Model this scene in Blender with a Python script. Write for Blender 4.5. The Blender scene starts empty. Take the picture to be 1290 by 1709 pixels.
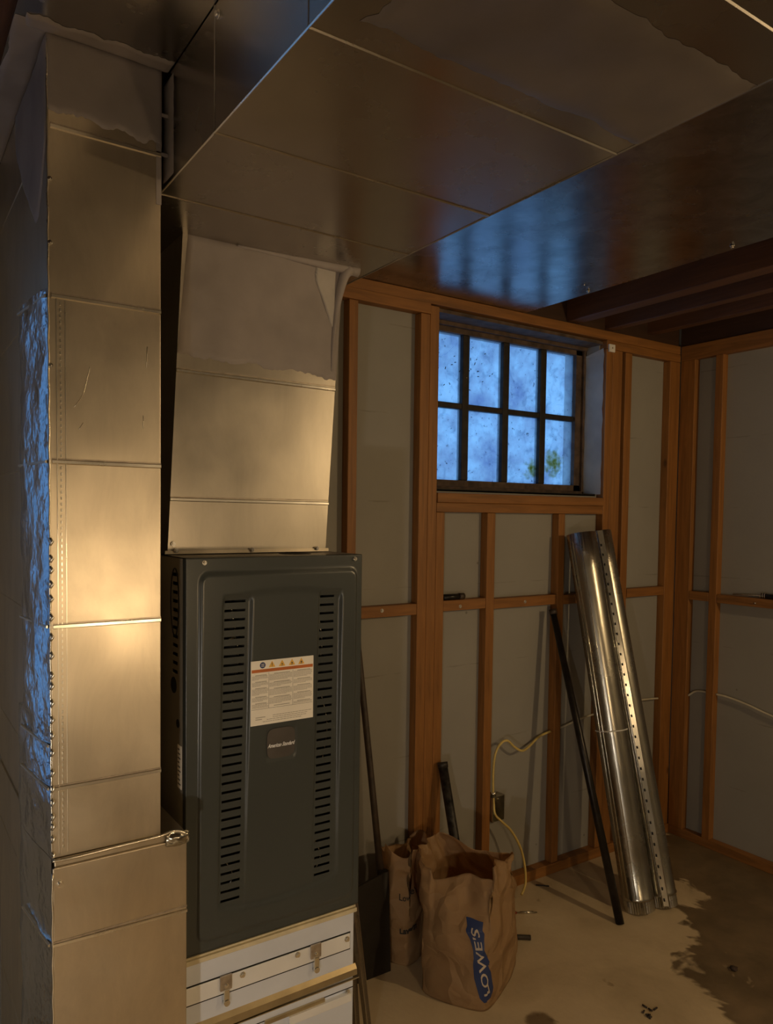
import bpy, bmesh, math, random
from mathutils import Vector, Matrix, noise
random.seed(7)
S = bpy.context.scene
COL = S.collection
PI = math.pi

# ------------------------------------------------------------------ camera
cam_d = bpy.data.cameras.new('camera')
cam = bpy.data.objects.new('camera', cam_d)
COL.objects.link(cam)
cam_d.sensor_fit = 'VERTICAL'
cam_d.sensor_height = 24.0
cam_d.lens = 24.0 * 1239.66 / 1709.0
cam_d.shift_x = (645.0 - 583.2) / 1709.0
cam_d.shift_y = (911.9 - 854.5) / 1709.0
cam_d.clip_start = 0.02
yaw, pitch, roll = 0.56565, 0.042007, -0.010592
fw = Vector((math.sin(yaw) * math.cos(pitch), math.cos(yaw) * math.cos(pitch), -math.sin(pitch)))
r0 = Vector((math.cos(yaw), -math.sin(yaw), 0.0))
d0 = fw.cross(r0)
rt = r0 * math.cos(roll) + d0 * math.sin(roll)
dn = -r0 * math.sin(roll) + d0 * math.cos(roll)
up = -dn
cam.matrix_world = Matrix(((rt.x, up.x, -fw.x, 0.0), (rt.y, up.y, -fw.y, 0.0), (rt.z, up.z, -fw.z, 1.585), (0, 0, 0, 1)))
S.camera = cam

# ------------------------------------------------------------------ world (dusk sky) and exposure
W = bpy.data.worlds.new('dusk_sky')
S.world = W
W.use_nodes = True
wn = W.node_tree
bg = wn.nodes['Background']
bg.inputs[0].default_value = (0.19, 0.46, 0.90, 1)
bg.inputs[1].default_value = 1.35
S.view_settings.view_transform = 'Standard'
S.view_settings.look = 'None'
S.view_settings.gamma = 1.0
S.view_settings.use_curve_mapping = False
S.view_settings.exposure = 0.0
BULB_HANG = 980.0      # radiance of the assumed hanging bulb
BULB_WORK = 104.0     # radiance of the assumed work lamp
BULB_LEFT = 620.0      # radiance of the added whiter fill bulb at the left
LAMP_COL = (1.0, 0.70, 0.36)
LEFT_COL = (1.0, 0.88, 0.74)
try:
    S.cycles.use_denoising = True
    S.cycles.max_bounces = 8
    S.cycles.transparent_max_bounces = 16
    S.cycles.sample_clamp_indirect = 4.0
except Exception:
    pass

# ------------------------------------------------------------------ material helpers
def new_mat(name):
    m = bpy.data.materials.new(name)
    m.use_nodes = True
    return m, m.node_tree, m.node_tree.nodes['Principled BSDF']

def nd(t, kind, **kw):
    n = t.nodes.new(kind)
    for k, v in kw.items():
        if k in n.inputs:
            n.inputs[k].default_value = v
        else:
            setattr(n, k, v)
    return n

def ramp(t, src, stops):
    r = t.nodes.new('ShaderNodeValToRGB')
    e = r.color_ramp.elements
    while len(e) > len(stops):
        e.remove(e[-1])
    while len(e) < len(stops):
        e.new(0.5)
    for i, (p, c) in enumerate(stops):
        e[i].position = p
        e[i].color = c if len(c) == 4 else (*c, 1)
    t.links.new(src, r.inputs[0])
    return r

def coords(t, scale=(1, 1, 1)):
    tc = t.nodes.new('ShaderNodeTexCoord')
    mp = t.nodes.new('ShaderNodeMapping')
    mp.inputs['Scale'].default_value = scale
    t.links.new(tc.outputs['Object'], mp.inputs[0])
    return mp.outputs[0]

def plain(name, col, rough=0.6, metal=0.0, var=0.12, scale=20.0, bump=0.0, stretch=(1, 1, 1), emit=None):
    m, t, b = new_mat(name)
    c = coords(t, stretch)
    n = nd(t, 'ShaderNodeTexNoise', Scale=scale, Detail=4.0)
    t.links.new(c, n.inputs[0])
    lo = tuple(x * (1 - var) for x in col)
    hi = tuple(min(1, x * (1 + var)) for x in col)
    r = ramp(t, n.outputs[0], [(0.3, lo), (0.7, hi)])
    t.links.new(r.outputs[0], b.inputs['Base Color'])
    b.inputs['Roughness'].default_value = rough
    b.inputs['Metallic'].default_value = metal
    if bump:
        bp = nd(t, 'ShaderNodeBump', Strength=bump, Distance=0.01)
        t.links.new(n.outputs[0], bp.inputs['Height'])
        t.links.new(bp.outputs[0], b.inputs['Normal'])
    if emit:
        b.inputs['Emission Color'].default_value = (*emit[0], 1)
        b.inputs['Emission Strength'].default_value = emit[1]
    return m

def galv(name, col, rough, rvar=0.08, wave=0.25, wave_scale=2.2, smear=0.25, fine=0.0, aniso=0.0):
    """galvanised sheet: wavy oil canning, smears of grease and handling marks, roughness variation"""
    m, t, b = new_mat(name)
    c = coords(t)
    b.inputs['Metallic'].default_value = 1.0
    n1 = nd(t, 'ShaderNodeTexNoise', Scale=3.0, Detail=5.0, Roughness=0.6)
    t.links.new(c, n1.inputs[0])
    c2 = coords(t, (1, 1, 0.35))
    n2 = nd(t, 'ShaderNodeTexNoise', Scale=11.0, Detail=6.0, Roughness=0.7, Distortion=0.6)
    t.links.new(c2, n2.inputs[0])
    lo = tuple(x * (1 - smear) for x in col)
    r = ramp(t, n2.outputs[0], [(0.30, lo), (0.62, col)])
    t.links.new(r.outputs[0], b.inputs['Base Color'])
    mr = nd(t, 'ShaderNodeMapRange')
    mr.inputs['To Min'].default_value = rough - rvar
    mr.inputs['To Max'].default_value = rough + rvar
    mr.inputs['From Min'].default_value = 0.3
    mr.inputs['From Max'].default_value = 0.7
    t.links.new(n1.outputs[0], mr.inputs[0])
    t.links.new(mr.outputs[0], b.inputs['Roughness'])
    n3 = nd(t, 'ShaderNodeTexNoise', Scale=wave_scale, Detail=1.5)
    t.links.new(c, n3.inputs[0])
    bp = nd(t, 'ShaderNodeBump', Strength=wave, Distance=0.06)
    t.links.new(n3.outputs[0], bp.inputs['Height'])
    out = bp
    if fine:
        n4 = nd(t, 'ShaderNodeTexNoise', Scale=35.0, Detail=3.0)
        t.links.new(c, n4.inputs[0])
        bp2 = nd(t, 'ShaderNodeBump', Strength=fine, Distance=0.01)
        t.links.new(n4.outputs[0], bp2.inputs['Height'])
        t.links.new(bp.outputs[0], bp2.inputs['Normal'])
        out = bp2
    t.links.new(out.outputs[0], b.inputs['Normal'])
    b.inputs['Anisotropic'].default_value = aniso
    return m

def wood(name, col, axis='z', dark=0.55):
    m, t, b = new_mat(name)
    st = {'z': (14, 14, 1.0), 'x': (1.0, 14, 14), 'y': (14, 1.0, 14)}[axis]
    c = coords(t, st)
    n = nd(t, 'ShaderNodeTexNoise', Scale=3.0, Detail=6.0, Roughness=0.62, Distortion=0.8)
    t.links.new(c, n.inputs[0])
    lo = tuple(x * dark for x in col)
    r = ramp(t, n.outputs[0], [(0.28, lo), (0.62, col)])
    # knots
    c2 = coords(t, {'z': (1, 1, 0.45), 'x': (0.45, 1, 1), 'y': (1, 0.45, 1)}[axis])
    v = nd(t, 'ShaderNodeTexVoronoi', Scale=9.0)
    t.links.new(c2, v.inputs[0])
    k = ramp(t, v.outputs['Distance'], [(0.04, (0.25, 0.2, 0.18)), (0.11, (1, 1, 1))])
    mx = nd(t, 'ShaderNodeMix', data_type='RGBA', blend_type='MULTIPLY')
    mx.inputs[0].default_value = 0.8
    t.links.new(r.outputs[0], mx.inputs[6])
    t.links.new(k.outputs[0], mx.inputs[7])
    t.links.new(mx.outputs[2], b.inputs['Base Color'])
    b.inputs['Roughness'].default_value = 0.55
    bp = nd(t, 'ShaderNodeBump', Strength=0.15, Distance=0.004)
    t.links.new(n.outputs[0], bp.inputs['Height'])
    t.links.new(bp.outputs[0], b.inputs['Normal'])
    return m

M = {}
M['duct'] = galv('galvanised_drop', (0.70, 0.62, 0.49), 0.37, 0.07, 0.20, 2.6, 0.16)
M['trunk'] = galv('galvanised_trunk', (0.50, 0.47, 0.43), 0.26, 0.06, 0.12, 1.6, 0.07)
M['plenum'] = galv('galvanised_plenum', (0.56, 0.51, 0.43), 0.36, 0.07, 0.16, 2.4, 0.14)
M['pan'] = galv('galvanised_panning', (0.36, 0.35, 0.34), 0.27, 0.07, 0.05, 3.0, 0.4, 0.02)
M['foil'] = galv('crumpled_foil', (0.75, 0.75, 0.76), 0.22, 0.06, 0.5, 6.0, 0.2, 0.5)
M['bright'] = galv('bright_zinc', (0.80, 0.77, 0.68), 0.20, 0.04, 0.08, 4.0, 0.1)
M['pipe'] = galv('zinc_pipe', (0.76, 0.73, 0.64), 0.27, 0.06, 0.06, 3.0, 0.1)
M['seam'] = galv('seam_edge', (0.88, 0.84, 0.74), 0.28, 0.05, 0.1, 6.0, 0.1)
M['cleat'] = plain('brass_toned_cleat', (0.46, 0.37, 0.22), 0.38, 0.8)
M['white_steel'] = plain('pale_coated_steel', (0.74, 0.79, 0.90), 0.42, 0.3, 0.05, 9.0)
M['strip_steel'] = plain('pale_filter_door', (0.86, 0.86, 0.86), 0.4, 0.25, 0.05, 9.0)
M['cream'] = plain('cream_flange', (0.62, 0.54, 0.36), 0.5, 0.1, 0.15)
M['clip'] = plain('aged_steel_clip', (0.45, 0.38, 0.30), 0.35, 0.7, 0.2, 60.0)
M['screw'] = plain('screw_zinc', (0.85, 0.82, 0.76), 0.22, 1.0)
M['furnace'] = plain('furnace_grey_paint', (0.050, 0.056, 0.053), 0.30, 0.0, 0.06, 4.0)
M['furnace_side'] = plain('furnace_side_paint', (0.26, 0.235, 0.19), 0.45, 0.2, 0.1, 6.0)
M['badge'] = plain('badge_brown', (0.075, 0.065, 0.058), 0.4)
M['black'] = plain('dirt_and_hole_shade_black', (0.006, 0.006, 0.006), 0.8)  # black for dirt flecks and for the shade in holes, slots and gaps
M['inner'] = plain('cavity_shade', (0.02, 0.018, 0.015), 0.7)  # near-black colour stands for the shade behind the louvres
M['label'] = plain('label_paper', (0.85, 0.80, 0.70), 0.55, 0, 0.03)
M['ink'] = plain('label_ink', (0.10, 0.085, 0.07), 0.6)
M['ink_soft'] = plain('label_small_print', (0.34, 0.31, 0.26), 0.6)
M['orange'] = plain('label_orange', (0.50, 0.14, 0.03), 0.5)
M['yellow'] = plain('label_yellow', (0.80, 0.46, 0.07), 0.5)
M['navy'] = plain('label_navy', (0.03, 0.05, 0.14), 0.5)
M['logo'] = plain('logo_white', (0.85, 0.85, 0.85), 0.35)
M['mastic'] = plain('duct_mastic', (0.30, 0.265, 0.25), 0.62, 0.0, 0.18, 7.0, 0.25)
M['wood'] = wood('framing_lumber', (0.31, 0.130, 0.030), 'z')
M['wood_x'] = wood('framing_lumber_long', (0.31, 0.130, 0.030), 'x')
M['wood_y'] = wood('framing_lumber_deep', (0.29, 0.125, 0.032), 'y')
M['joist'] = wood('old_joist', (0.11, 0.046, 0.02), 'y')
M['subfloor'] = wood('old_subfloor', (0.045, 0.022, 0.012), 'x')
M['iron'] = plain('window_iron', (0.020, 0.016, 0.013), 0.6, 0.2, 0.5, 30.0, 0.3)
M['rust'] = plain('rusty_frame', (0.085, 0.055, 0.038), 0.75, 0.0, 0.5, 25.0, 0.5)
M['reveal'] = plain('reveal_plaster', (0.78, 0.78, 0.74), 0.8, 0, 0.12, 9.0, 0.2)
M['rod'] = plain('black_iron_rod', (0.022, 0.018, 0.015), 0.34, 0.5, 0.4, 30.0, 0.2)
M['handle'] = plain('dark_handle', (0.045, 0.030, 0.020), 0.5, 0, 0.4, 30.0, 0.1)
M['blade'] = plain('dark_blade', (0.020, 0.015, 0.011), 0.6, 0.3, 0.3, 15.0)
M['tape'] = plain('worn_black_pipe', (0.03, 0.026, 0.022), 0.45, 0.3, 0.8, 45.0, 0.3)
M['cable'] = plain('yellow_cable', (0.66, 0.50, 0.16), 0.42)
M['cable_pale'] = plain('pale_cable', (0.60, 0.55, 0.42), 0.45)
M['box'] = plain('junction_box_steel', (0.42, 0.38, 0.28), 0.33, 0.9, 0.25, 40.0)
M['tie'] = plain('white_strap', (0.75, 0.74, 0.70), 0.5)
M['red'] = plain('red_grip', (0.28, 0.04, 0.015), 0.4)
M['twig'] = plain('dark_scrap', (0.03, 0.022, 0.016), 0.6)
M['stone'] = plain('dark_crumb', (0.05, 0.03, 0.02), 0.8, 0, 0.3, 60.0)
M['kraft_blue'] = plain('printed_blue', (0.018, 0.035, 0.12), 0.6, 0, 0.1)
M['kraft_ink'] = plain('printed_black', (0.03, 0.025, 0.022), 0.7)
M['kraft_pale'] = plain('printed_pale', (0.50, 0.42, 0.32), 0.7)
M['porcelain'] = plain('porcelain', (0.8, 0.8, 0.76), 0.3)

def kraft():
    m, t, b = new_mat('kraft_paper')
    c = coords(t)
    n = nd(t, 'ShaderNodeTexNoise', Scale=6.0, Detail=5.0)
    t.links.new(c, n.inputs[0])
    r = ramp(t, n.outputs[0], [(0.3, (0.50, 0.315, 0.155)), (0.7, (0.58, 0.38, 0.195))])
    t.links.new(r.outputs[0], b.inputs['Base Color'])
    b.inputs['Roughness'].default_value = 0.62
    n2 = nd(t, 'ShaderNodeTexNoise', Scale=16.0, Detail=2.0, Distortion=1.2)
    t.links.new(c, n2.inputs[0])
    bp = nd(t, 'ShaderNodeBump', Strength=0.25, Distance=0.012)
    t.links.new(n2.outputs[0], bp.inputs['Height'])
    v = nd(t, 'ShaderNodeTexVoronoi', Scale=8.0, feature='F1', distance='CHEBYCHEV')
    n7 = nd(t, 'ShaderNodeTexNoise', Scale=5.0, Detail=2.0)
    t.links.new(c, n7.inputs[0])
    mxv = nd(t, 'ShaderNodeMix', data_type='RGBA')
    mxv.inputs[0].default_value = 0.25
    t.links.new(c, mxv.inputs[6])
    t.links.new(n7.outputs[1], mxv.inputs[7])
    t.links.new(mxv.outputs[2], v.inputs[0])
    bp2 = nd(t, 'ShaderNodeBump', Strength=0.55, Distance=0.05)
    t.links.new(v.outputs['Distance'], bp2.inputs['Height'])
    t.links.new(bp.outputs[0], bp2.inputs['Normal'])
    t.links.new(bp2.outputs[0], b.inputs['Normal'])
    return m
M['kraft'] = kraft()

def wall_mat():
    m, t, b = new_mat('painted_block_wall')
    c = coords(t)
    n = nd(t, 'ShaderNodeTexNoise', Scale=2.2, Detail=6.0, Roughness=0.55)
    t.links.new(c, n.inputs[0])
    r = ramp(t, n.outputs[0], [(0.3, (0.275, 0.262, 0.232)), (0.7, (0.320, 0.306, 0.272))])
    # faint block courses, wandering slightly
    n2 = nd(t, 'ShaderNodeTexNoise', Scale=5.0, Detail=3.0)
    t.links.new(c, n2.inputs[0])
    sx = t.nodes.new('ShaderNodeSeparateXYZ')
    t.links.new(c, sx.inputs[0])
    ad = nd(t, 'ShaderNodeMath', operation='MULTIPLY_ADD')
    ad.inputs[1].default_value = 0.02
    t.links.new(n2.outputs[0], ad.inputs[0])
    t.links.new(sx.outputs[2], ad.inputs[2])
    md = nd(t, 'ShaderNodeMath', operation='PINGPONG')
    md.inputs[1].default_value = 0.165
    t.links.new(ad.outputs[0], md.inputs[0])
    cr = ramp(t, md.outputs[0], [(0.0, (0.62, 0.60, 0.57)), (0.0025, (1, 1, 1))])
    gate = ramp(t, n2.outputs[0], [(0.50, (0, 0, 0)), (0.62, (0.8, 0.8, 0.8))])
    mx = nd(t, 'ShaderNodeMix', data_type='RGBA', blend_type='MULTIPLY')
    t.links.new(gate.outputs[0], mx.inputs[0])
    t.links.new(r.outputs[0], mx.inputs[6])
    t.links.new(cr.outputs[0], mx.inputs[7])
    # little nicks
    v = nd(t, 'ShaderNodeTexVoronoi', Scale=4.5)
    t.links.new(c, v.inputs[0])
    nk = ramp(t, v.outputs['Distance'], [(0.018, (0.35, 0.3, 0.27)), (0.03, (1, 1, 1))])
    mx2 = nd(t, 'ShaderNodeMix', data_type='RGBA', blend_type='MULTIPLY')
    mx2.inputs[0].default_value = 0.6
    t.links.new(mx.outputs[2], mx2.inputs[6])
    t.links.new(nk.outputs[0], mx2.inputs[7])
    t.links.new(mx2.outputs[2], b.inputs['Base Color'])
    b.inputs['Roughness'].default_value = 0.75
    bp = nd(t, 'ShaderNodeBump', Strength=0.12, Distance=0.02)
    t.links.new(n.outputs[0], bp.inputs['Height'])
    t.links.new(bp.outputs[0], b.inputs['Normal'])
    return m
M['wall'] = wall_mat()

def floor_mat():
    m, t, b = new_mat('stained_concrete')
    c = coords(t)
    def noi(s, d, dist=0.0):
        n = nd(t, 'ShaderNodeTexNoise', Scale=s, Detail=d, Roughness=0.6, Distortion=dist)
        t.links.new(c, n.inputs[0])
        return n.outputs[0]
    def mth(op, a, bb, cc=None):
        n = nd(t, 'ShaderNodeMath', operation=op)
        for i, x in enumerate((a, bb, cc)):
            if x is None:
                continue
            if isinstance(x, (int, float)):
                n.inputs[i].default_value = x
            else:
                t.links.new(x, n.inputs[i])
        return n.outputs[0]
    base = ramp(t, noi(2.6, 7.0, 0.4), [(0.28, (0.42, 0.325, 0.20)), (0.5, (0.58, 0.46, 0.295)), (0.75, (0.67, 0.545, 0.36))])
    sx = t.nodes.new('ShaderNodeSeparateXYZ')
    t.links.new(c, sx.inputs[0])
    X, Y = sx.outputs[0], sx.outputs[1]
    wob = mth('SUBTRACT', noi(3.4, 4.0, 0.9), 0.5)
    wob2 = mth('SUBTRACT', noi(14.0, 4.0), 0.5)
    # damp patch reaches in from the right wall and the corner
    e = mth('MULTIPLY_ADD', Y, -0.98, X)
    e = mth('SUBTRACT', e, 0.98)
    e = mth('MULTIPLY_ADD', wob, 1.1, e)
    e = mth('MULTIPLY_ADD', wob2, 0.14, e)
    mask = ramp(t, e, [(0.0, (0, 0, 0)), (0.05, (1, 1, 1))])
    dmp = ramp(t, noi(5.0, 5.0), [(0.35, (0.22, 0.20, 0.17)), (0.7, (0.38, 0.34, 0.30))])
    mx = nd(t, 'ShaderNodeMix', data_type='RGBA', blend_type='MULTIPLY')
    t.links.new(mask.outputs[0], mx.inputs[0])
    t.links.new(base.outputs[0], mx.inputs[6])
    t.links.new(dmp.outputs[0], mx.inputs[7])
    # small separate blots
    sp = ramp(t, noi(6.5, 3.0, 0.5), [(0.70, (1, 1, 1)), (0.74, (0.50, 0.45, 0.38))])
    mx2 = nd(t, 'ShaderNodeMix', data_type='RGBA', blend_type='MULTIPLY')
    mx2.inputs[0].default_value = 0.9
    t.links.new(mx.outputs[2], mx2.inputs[6])
    t.links.new(sp.outputs[0], mx2.inputs[7])
    t.links.new(mx2.outputs[2], b.inputs['Base Color'])
    dd = nd(t, 'ShaderNodeVectorMath', operation='DISTANCE')
    t.links.new(c, dd.inputs[0]); dd.inputs[1].default_value = (1.735, 1.585, 0.0)
    de = mth('MULTIPLY_ADD', wob2, 0.05, dd.outputs['Value'])
    blot = ramp(t, de, [(0.038, (0.35, 0.30, 0.25)), (0.052, (1, 1, 1))])
    mx3 = nd(t, 'ShaderNodeMix', data_type='RGBA', blend_type='MULTIPLY')
    mx3.inputs[0].default_value = 1.0
    t.links.new(mx2.outputs[2], mx3.inputs[6])
    t.links.new(blot.outputs[0], mx3.inputs[7])
    t.links.new(mx3.outputs[2], b.inputs['Base Color'])
    rr = ramp(t, mask.outputs[0], [(0.0, (0.62, 0.62, 0.62)), (1.0, (0.48, 0.48, 0.48))])
    t.links.new(rr.outputs[0], b.inputs['Roughness'])
    bp = nd(t, 'ShaderNodeBump', Strength=0.2, Distance=0.01)
    t.links.new(noi(22.0, 6.0), bp.inputs['Height'])
    t.links.new(bp.outputs[0], b.inputs['Normal'])
    return m
M['floor'] = floor_mat()

def glass_mat(ox, oz, mossy=True):
    """grimy old pane: daylight comes through it directly and scattered by the dirt film"""
    m, t, b = new_mat('grimy_glass')
    t.nodes.remove(b)
    out = t.nodes['Material Output']
    c = coords(t)
    n = nd(t, 'ShaderNodeTexNoise', Scale=7.0, Detail=7.0, Roughness=0.65)
    t.links.new(c, n.inputs[0])
    tint = ramp(t, n.outputs[0], [(0.28, (0.60, 0.60, 0.72)), (0.46, (0.80, 0.80, 0.84)), (0.60, (0.92, 0.96, 0.98)), (0.75, (1.0, 1.0, 1.0))])
    n2 = nd(t, 'ShaderNodeTexNoise', Scale=60.0, Detail=4.0, Roughness=0.7)
    t.links.new(c, n2.inputs[0])
    sp = ramp(t, n2.outputs[0], [(0.30, (0.12, 0.12, 0.15)), (0.37, (1, 1, 1))])
    mx = nd(t, 'ShaderNodeMix', data_type='RGBA', blend_type='MULTIPLY')
    mx.inputs[0].default_value = 0.9
    n5 = nd(t, 'ShaderNodeTexNoise', Scale=24.0, Detail=5.0, Roughness=0.6, Distortion=1.0)
    t.links.new(c, n5.inputs[0])
    mot = ramp(t, n5.outputs[0], [(0.30, (0.55, 0.60, 0.66)), (0.48, (1, 1, 1))])
    mq = nd(t, 'ShaderNodeMix', data_type='RGBA', blend_type='MULTIPLY')
    mq.inputs[0].default_value = 0.5
    t.links.new(tint.outputs[0], mq.inputs[6])
    t.links.new(mot.outputs[0], mq.inputs[7])
    t.links.new(mq.outputs[2], mx.inputs[6])
    t.links.new(sp.outputs[0], mx.inputs[7])
    last = mx.outputs[2]
    if mossy:
        for (mxx, mz, rad) in ((2.625, 1.835, 0.085), (2.49, 1.80, 0.07)):
            dd = nd(t, 'ShaderNodeVectorMath', operation='DISTANCE')
            cx = nd(t, 'ShaderNodeMapping')
            cx.inputs['Rotation'].default_value = (0, 0.0, 0)
            t.links.new(c, cx.inputs[0])
            t.links.new(cx.outputs[0], dd.inputs[0])
            dd.inputs[1].default_value = (mxx, 2.39, mz)
            n3 = nd(t, 'ShaderNodeTexNoise', Scale=38.0, Detail=5.0)
            t.links.new(c, n3.inputs[0])
            ma = nd(t, 'ShaderNodeMath', operation='MULTIPLY_ADD')
            t.links.new(n3.outputs[0], ma.inputs[0])
            ma.inputs[1].default_value = 0.16
            t.links.new(dd.outputs['Value'], ma.inputs[2])
            g = ramp(t, ma.outputs[0], [(rad, (1, 1, 1)), (rad + 0.06, (0, 0, 0))])
            mg = nd(t, 'ShaderNodeMix', data_type='RGBA')
            t.links.new(g.outputs[0], mg.inputs[0])
            t.links.new(last, mg.inputs[6])
            mg.inputs[7].default_value = (0.40, 0.36, 0.10, 1)
            last = mg.outputs[2]
    tr = nd(t, 'ShaderNodeBsdfTransparent')
    t.links.new(last, tr.inputs[0])
    tl = nd(t, 'ShaderNodeBsdfTranslucent')
    t.links.new(last, tl.inputs[0])
    gl = nd(t, 'ShaderNodeBsdfGlossy', Roughness=0.15)
    gl.inputs[0].default_value = (0.6, 0.6, 0.6, 1)
    m1 = nd(t, 'ShaderNodeMixShader')
    m1.inputs[0].default_value = 0.30
    t.links.new(tr.outputs[0], m1.inputs[1])
    t.links.new(tl.outputs[0], m1.inputs[2])
    m2 = nd(t, 'ShaderNodeMixShader')
    m2.inputs[0].default_value = 0.04
    t.links.new(m1.outputs[0], m2.inputs[1])
    t.links.new(gl.outputs[0], m2.inputs[2])
    t.links.new(m2.outputs[0], out.inputs[0])
    return m
M['glass'] = glass_mat(0, 0)
M['glass_plain'] = glass_mat(0, 0, False)

# ------------------------------------------------------------------ mesh helpers
def box(bm, x0, x1, y0, y1, z0, z1, bev=0.0):
    vs = [bm.verts.new((x, y, z)) for x in (x0, x1) for y in (y0, y1) for z in (z0, z1)]
    idx = [(0, 1, 3, 2), (4, 6, 7, 5), (0, 4, 5, 1), (2, 3, 7, 6), (0, 2, 6, 4), (1, 5, 7, 3)]
    fs = [bm.faces.new([vs[i] for i in f]) for f in idx]
    if bev > 0:
        es = list({e for f in fs for e in f.edges})
        bmesh.ops.bevel(bm, geom=es, offset=bev, segments=2, affect='EDGES', profile=0.5)
    return vs

def hexa(bm, p):
    """8 points: bottom ring 0-3 ccw, top ring 4-7"""
    vs = [bm.verts.new(q) for q in p]
    for f in ((3, 2, 1, 0), (4, 5, 6, 7), (0, 1, 5, 4), (1, 2, 6, 5), (2, 3, 7, 6), (3, 0, 4, 7)):
        bm.faces.new([vs[i] for i in f])

def tube(bm, pts, r, seg=12, cap=True, r_end=None):
    pts = [Vector(p) for p in pts]
    rings = []
    prev = None
    n = len(pts)
    for i, p in enumerate(pts):
        d = (pts[min(i + 1, n - 1)] - pts[max(i - 1, 0)]).normalized()
        if prev is None:
            a = d.orthogonal().normalized()
        else:
            a = (prev - d * prev.dot(d)).normalized()
        prev = a
        b = d.cross(a)
        rr = r[i] if isinstance(r, (list, tuple)) else r
        rings.append([bm.verts.new(p + (a * math.cos(2 * PI * k / seg) + b * math.sin(2 * PI * k / seg)) * rr) for k in range(seg)])
    for i in range(n - 1):
        for k in range(seg):
            f = bm.faces.new((rings[i][k], rings[i][(k + 1) % seg], rings[i + 1][(k + 1) % seg], rings[i + 1][k]))
            f.smooth = True
    if cap:
        bm.faces.new(list(reversed(rings[0])))
        bm.faces.new(rings[-1])

def spline(pts, n=8):
    P = [Vector(p) for p in pts]
    out = []
    for i in range(len(P) - 1):
        p0 = P[max(i - 1, 0)]; p1 = P[i]; p2 = P[i + 1]; p3 = P[min(i + 2, len(P) - 1)]
        for k in range(n):
            t = k / n
            out.append(0.5 * ((2 * p1) + (p2 - p0) * t + (2 * p0 - 5 * p1 + 4 * p2 - p3) * t * t + (-p0 + 3 * p1 - 3 * p2 + p3) * t ** 3))
    out.append(P[-1])
    return out

def obj(name, bm, mat, parent=None, smooth=False):
    me = bpy.data.meshes.new(name)
    bmesh.ops.recalc_face_normals(bm, faces=bm.faces)
    bm.to_mesh(me)
    bm.free()
    if smooth:
        for p in me.polygons:
            p.use_smooth = True
    me.materials.append(mat)
    o = bpy.data.objects.new(name, me)
    COL.objects.link(o)
    if parent is not None:
        o.parent = parent
        # parents only translate: keep world coordinates
        off = Vector((0, 0, 0))
        q = parent
        while q is not None:
            off += q.location
            q = q.parent
        me.transform(Matrix.Translation(-off))
    return o

def origin_to(o, p):
    """move an unparented mesh object's origin without moving its shape"""
    p = Vector(p)
    o.data.transform(Matrix.Translation(-p))
    o.location = p
    return o

def thing(name, label, cat, loc, group=None):
    o = bpy.data.objects.new(name, None)
    o.empty_display_size = 0.05
    COL.objects.link(o)
    o.location = loc
    o['label'] = label
    o['category'] = cat
    if group:
        o['group'] = group
    return o

def tag(o, label, cat, group=None):
    o['label'] = label
    o['category'] = cat
    if group:
        o['group'] = group
    return o

def struct(name, bm, mat, label=None, parent=None):
    o = obj(name, bm, mat, parent)
    o['kind'] = 'structure'
    if label:
        o['label'] = label
    return o

def B():
    return bmesh.new()

def screw(bm, p, n, r=0.006, h=0.004):
    """hex washer head screw at p pointing along n"""
    p = Vector(p); n = Vector(n).normalized()
    tube(bm, [p, p + n * h * 0.4], r * 1.25, 12)
    tube(bm, [p + n * h * 0.4, p + n * h * 1.3], r * 0.8, 6)

# ------------------------------------------------------------------ room shell
XL, XR, YF, YB, ZC = -1.7, 3.39, -3.5, 2.29, 2.64
bm = B(); box(bm, XL - 0.2, XR + 0.25, YF - 0.2, YB + 0.25, -0.12, 0.0)
struct('floor', bm, M['floor'], 'bare tan concrete basement floor with a dark damp stain')
bm = B(); box(bm, XL - 0.2, XR + 0.25, YF - 0.2, YB + 0.25, ZC, ZC + 0.03)
struct('ceiling', bm, M['subfloor'], 'dark board subfloor above the joists')

def wall_holes(bm, axis, c0, c1, u0, u1, z0, z1, holes):
    us = sorted({u0, u1, *[h[0] for h in holes], *[h[1] for h in holes]})
    zs = sorted({z0, z1, *[h[2] for h in holes], *[h[3] for h in holes]})
    for i in range(len(us) - 1):
        for j in range(len(zs) - 1):
            um = (us[i] + us[i + 1]) / 2; zm = (zs[j] + zs[j + 1]) / 2
            if any(h[0] < um < h[1] and h[2] < zm < h[3] for h in holes):
                continue
            if axis == 'y':
                box(bm, us[i], us[i + 1], c0, c1, zs[j], zs[j + 1])
            else:
                box(bm, c0, c1, us[i], us[i + 1], zs[j], zs[j + 1])
    bmesh.ops.remove_doubles(bm, verts=bm.verts, dist=1e-5)
    # drop faces shared by two boxes
    seen = {}
    for f in list(bm.faces):
        k = tuple(sorted(v.index for v in f.verts)) if False else tuple(sorted(tuple(round(c, 4) for c in v.co) for v in f.verts))
        seen.setdefault(k, []).append(f)
    dead = [f for v in seen.values() if len(v) > 1 for f in v]
    bmesh.ops.delete(bm, geom=dead, context='FACES')

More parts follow.
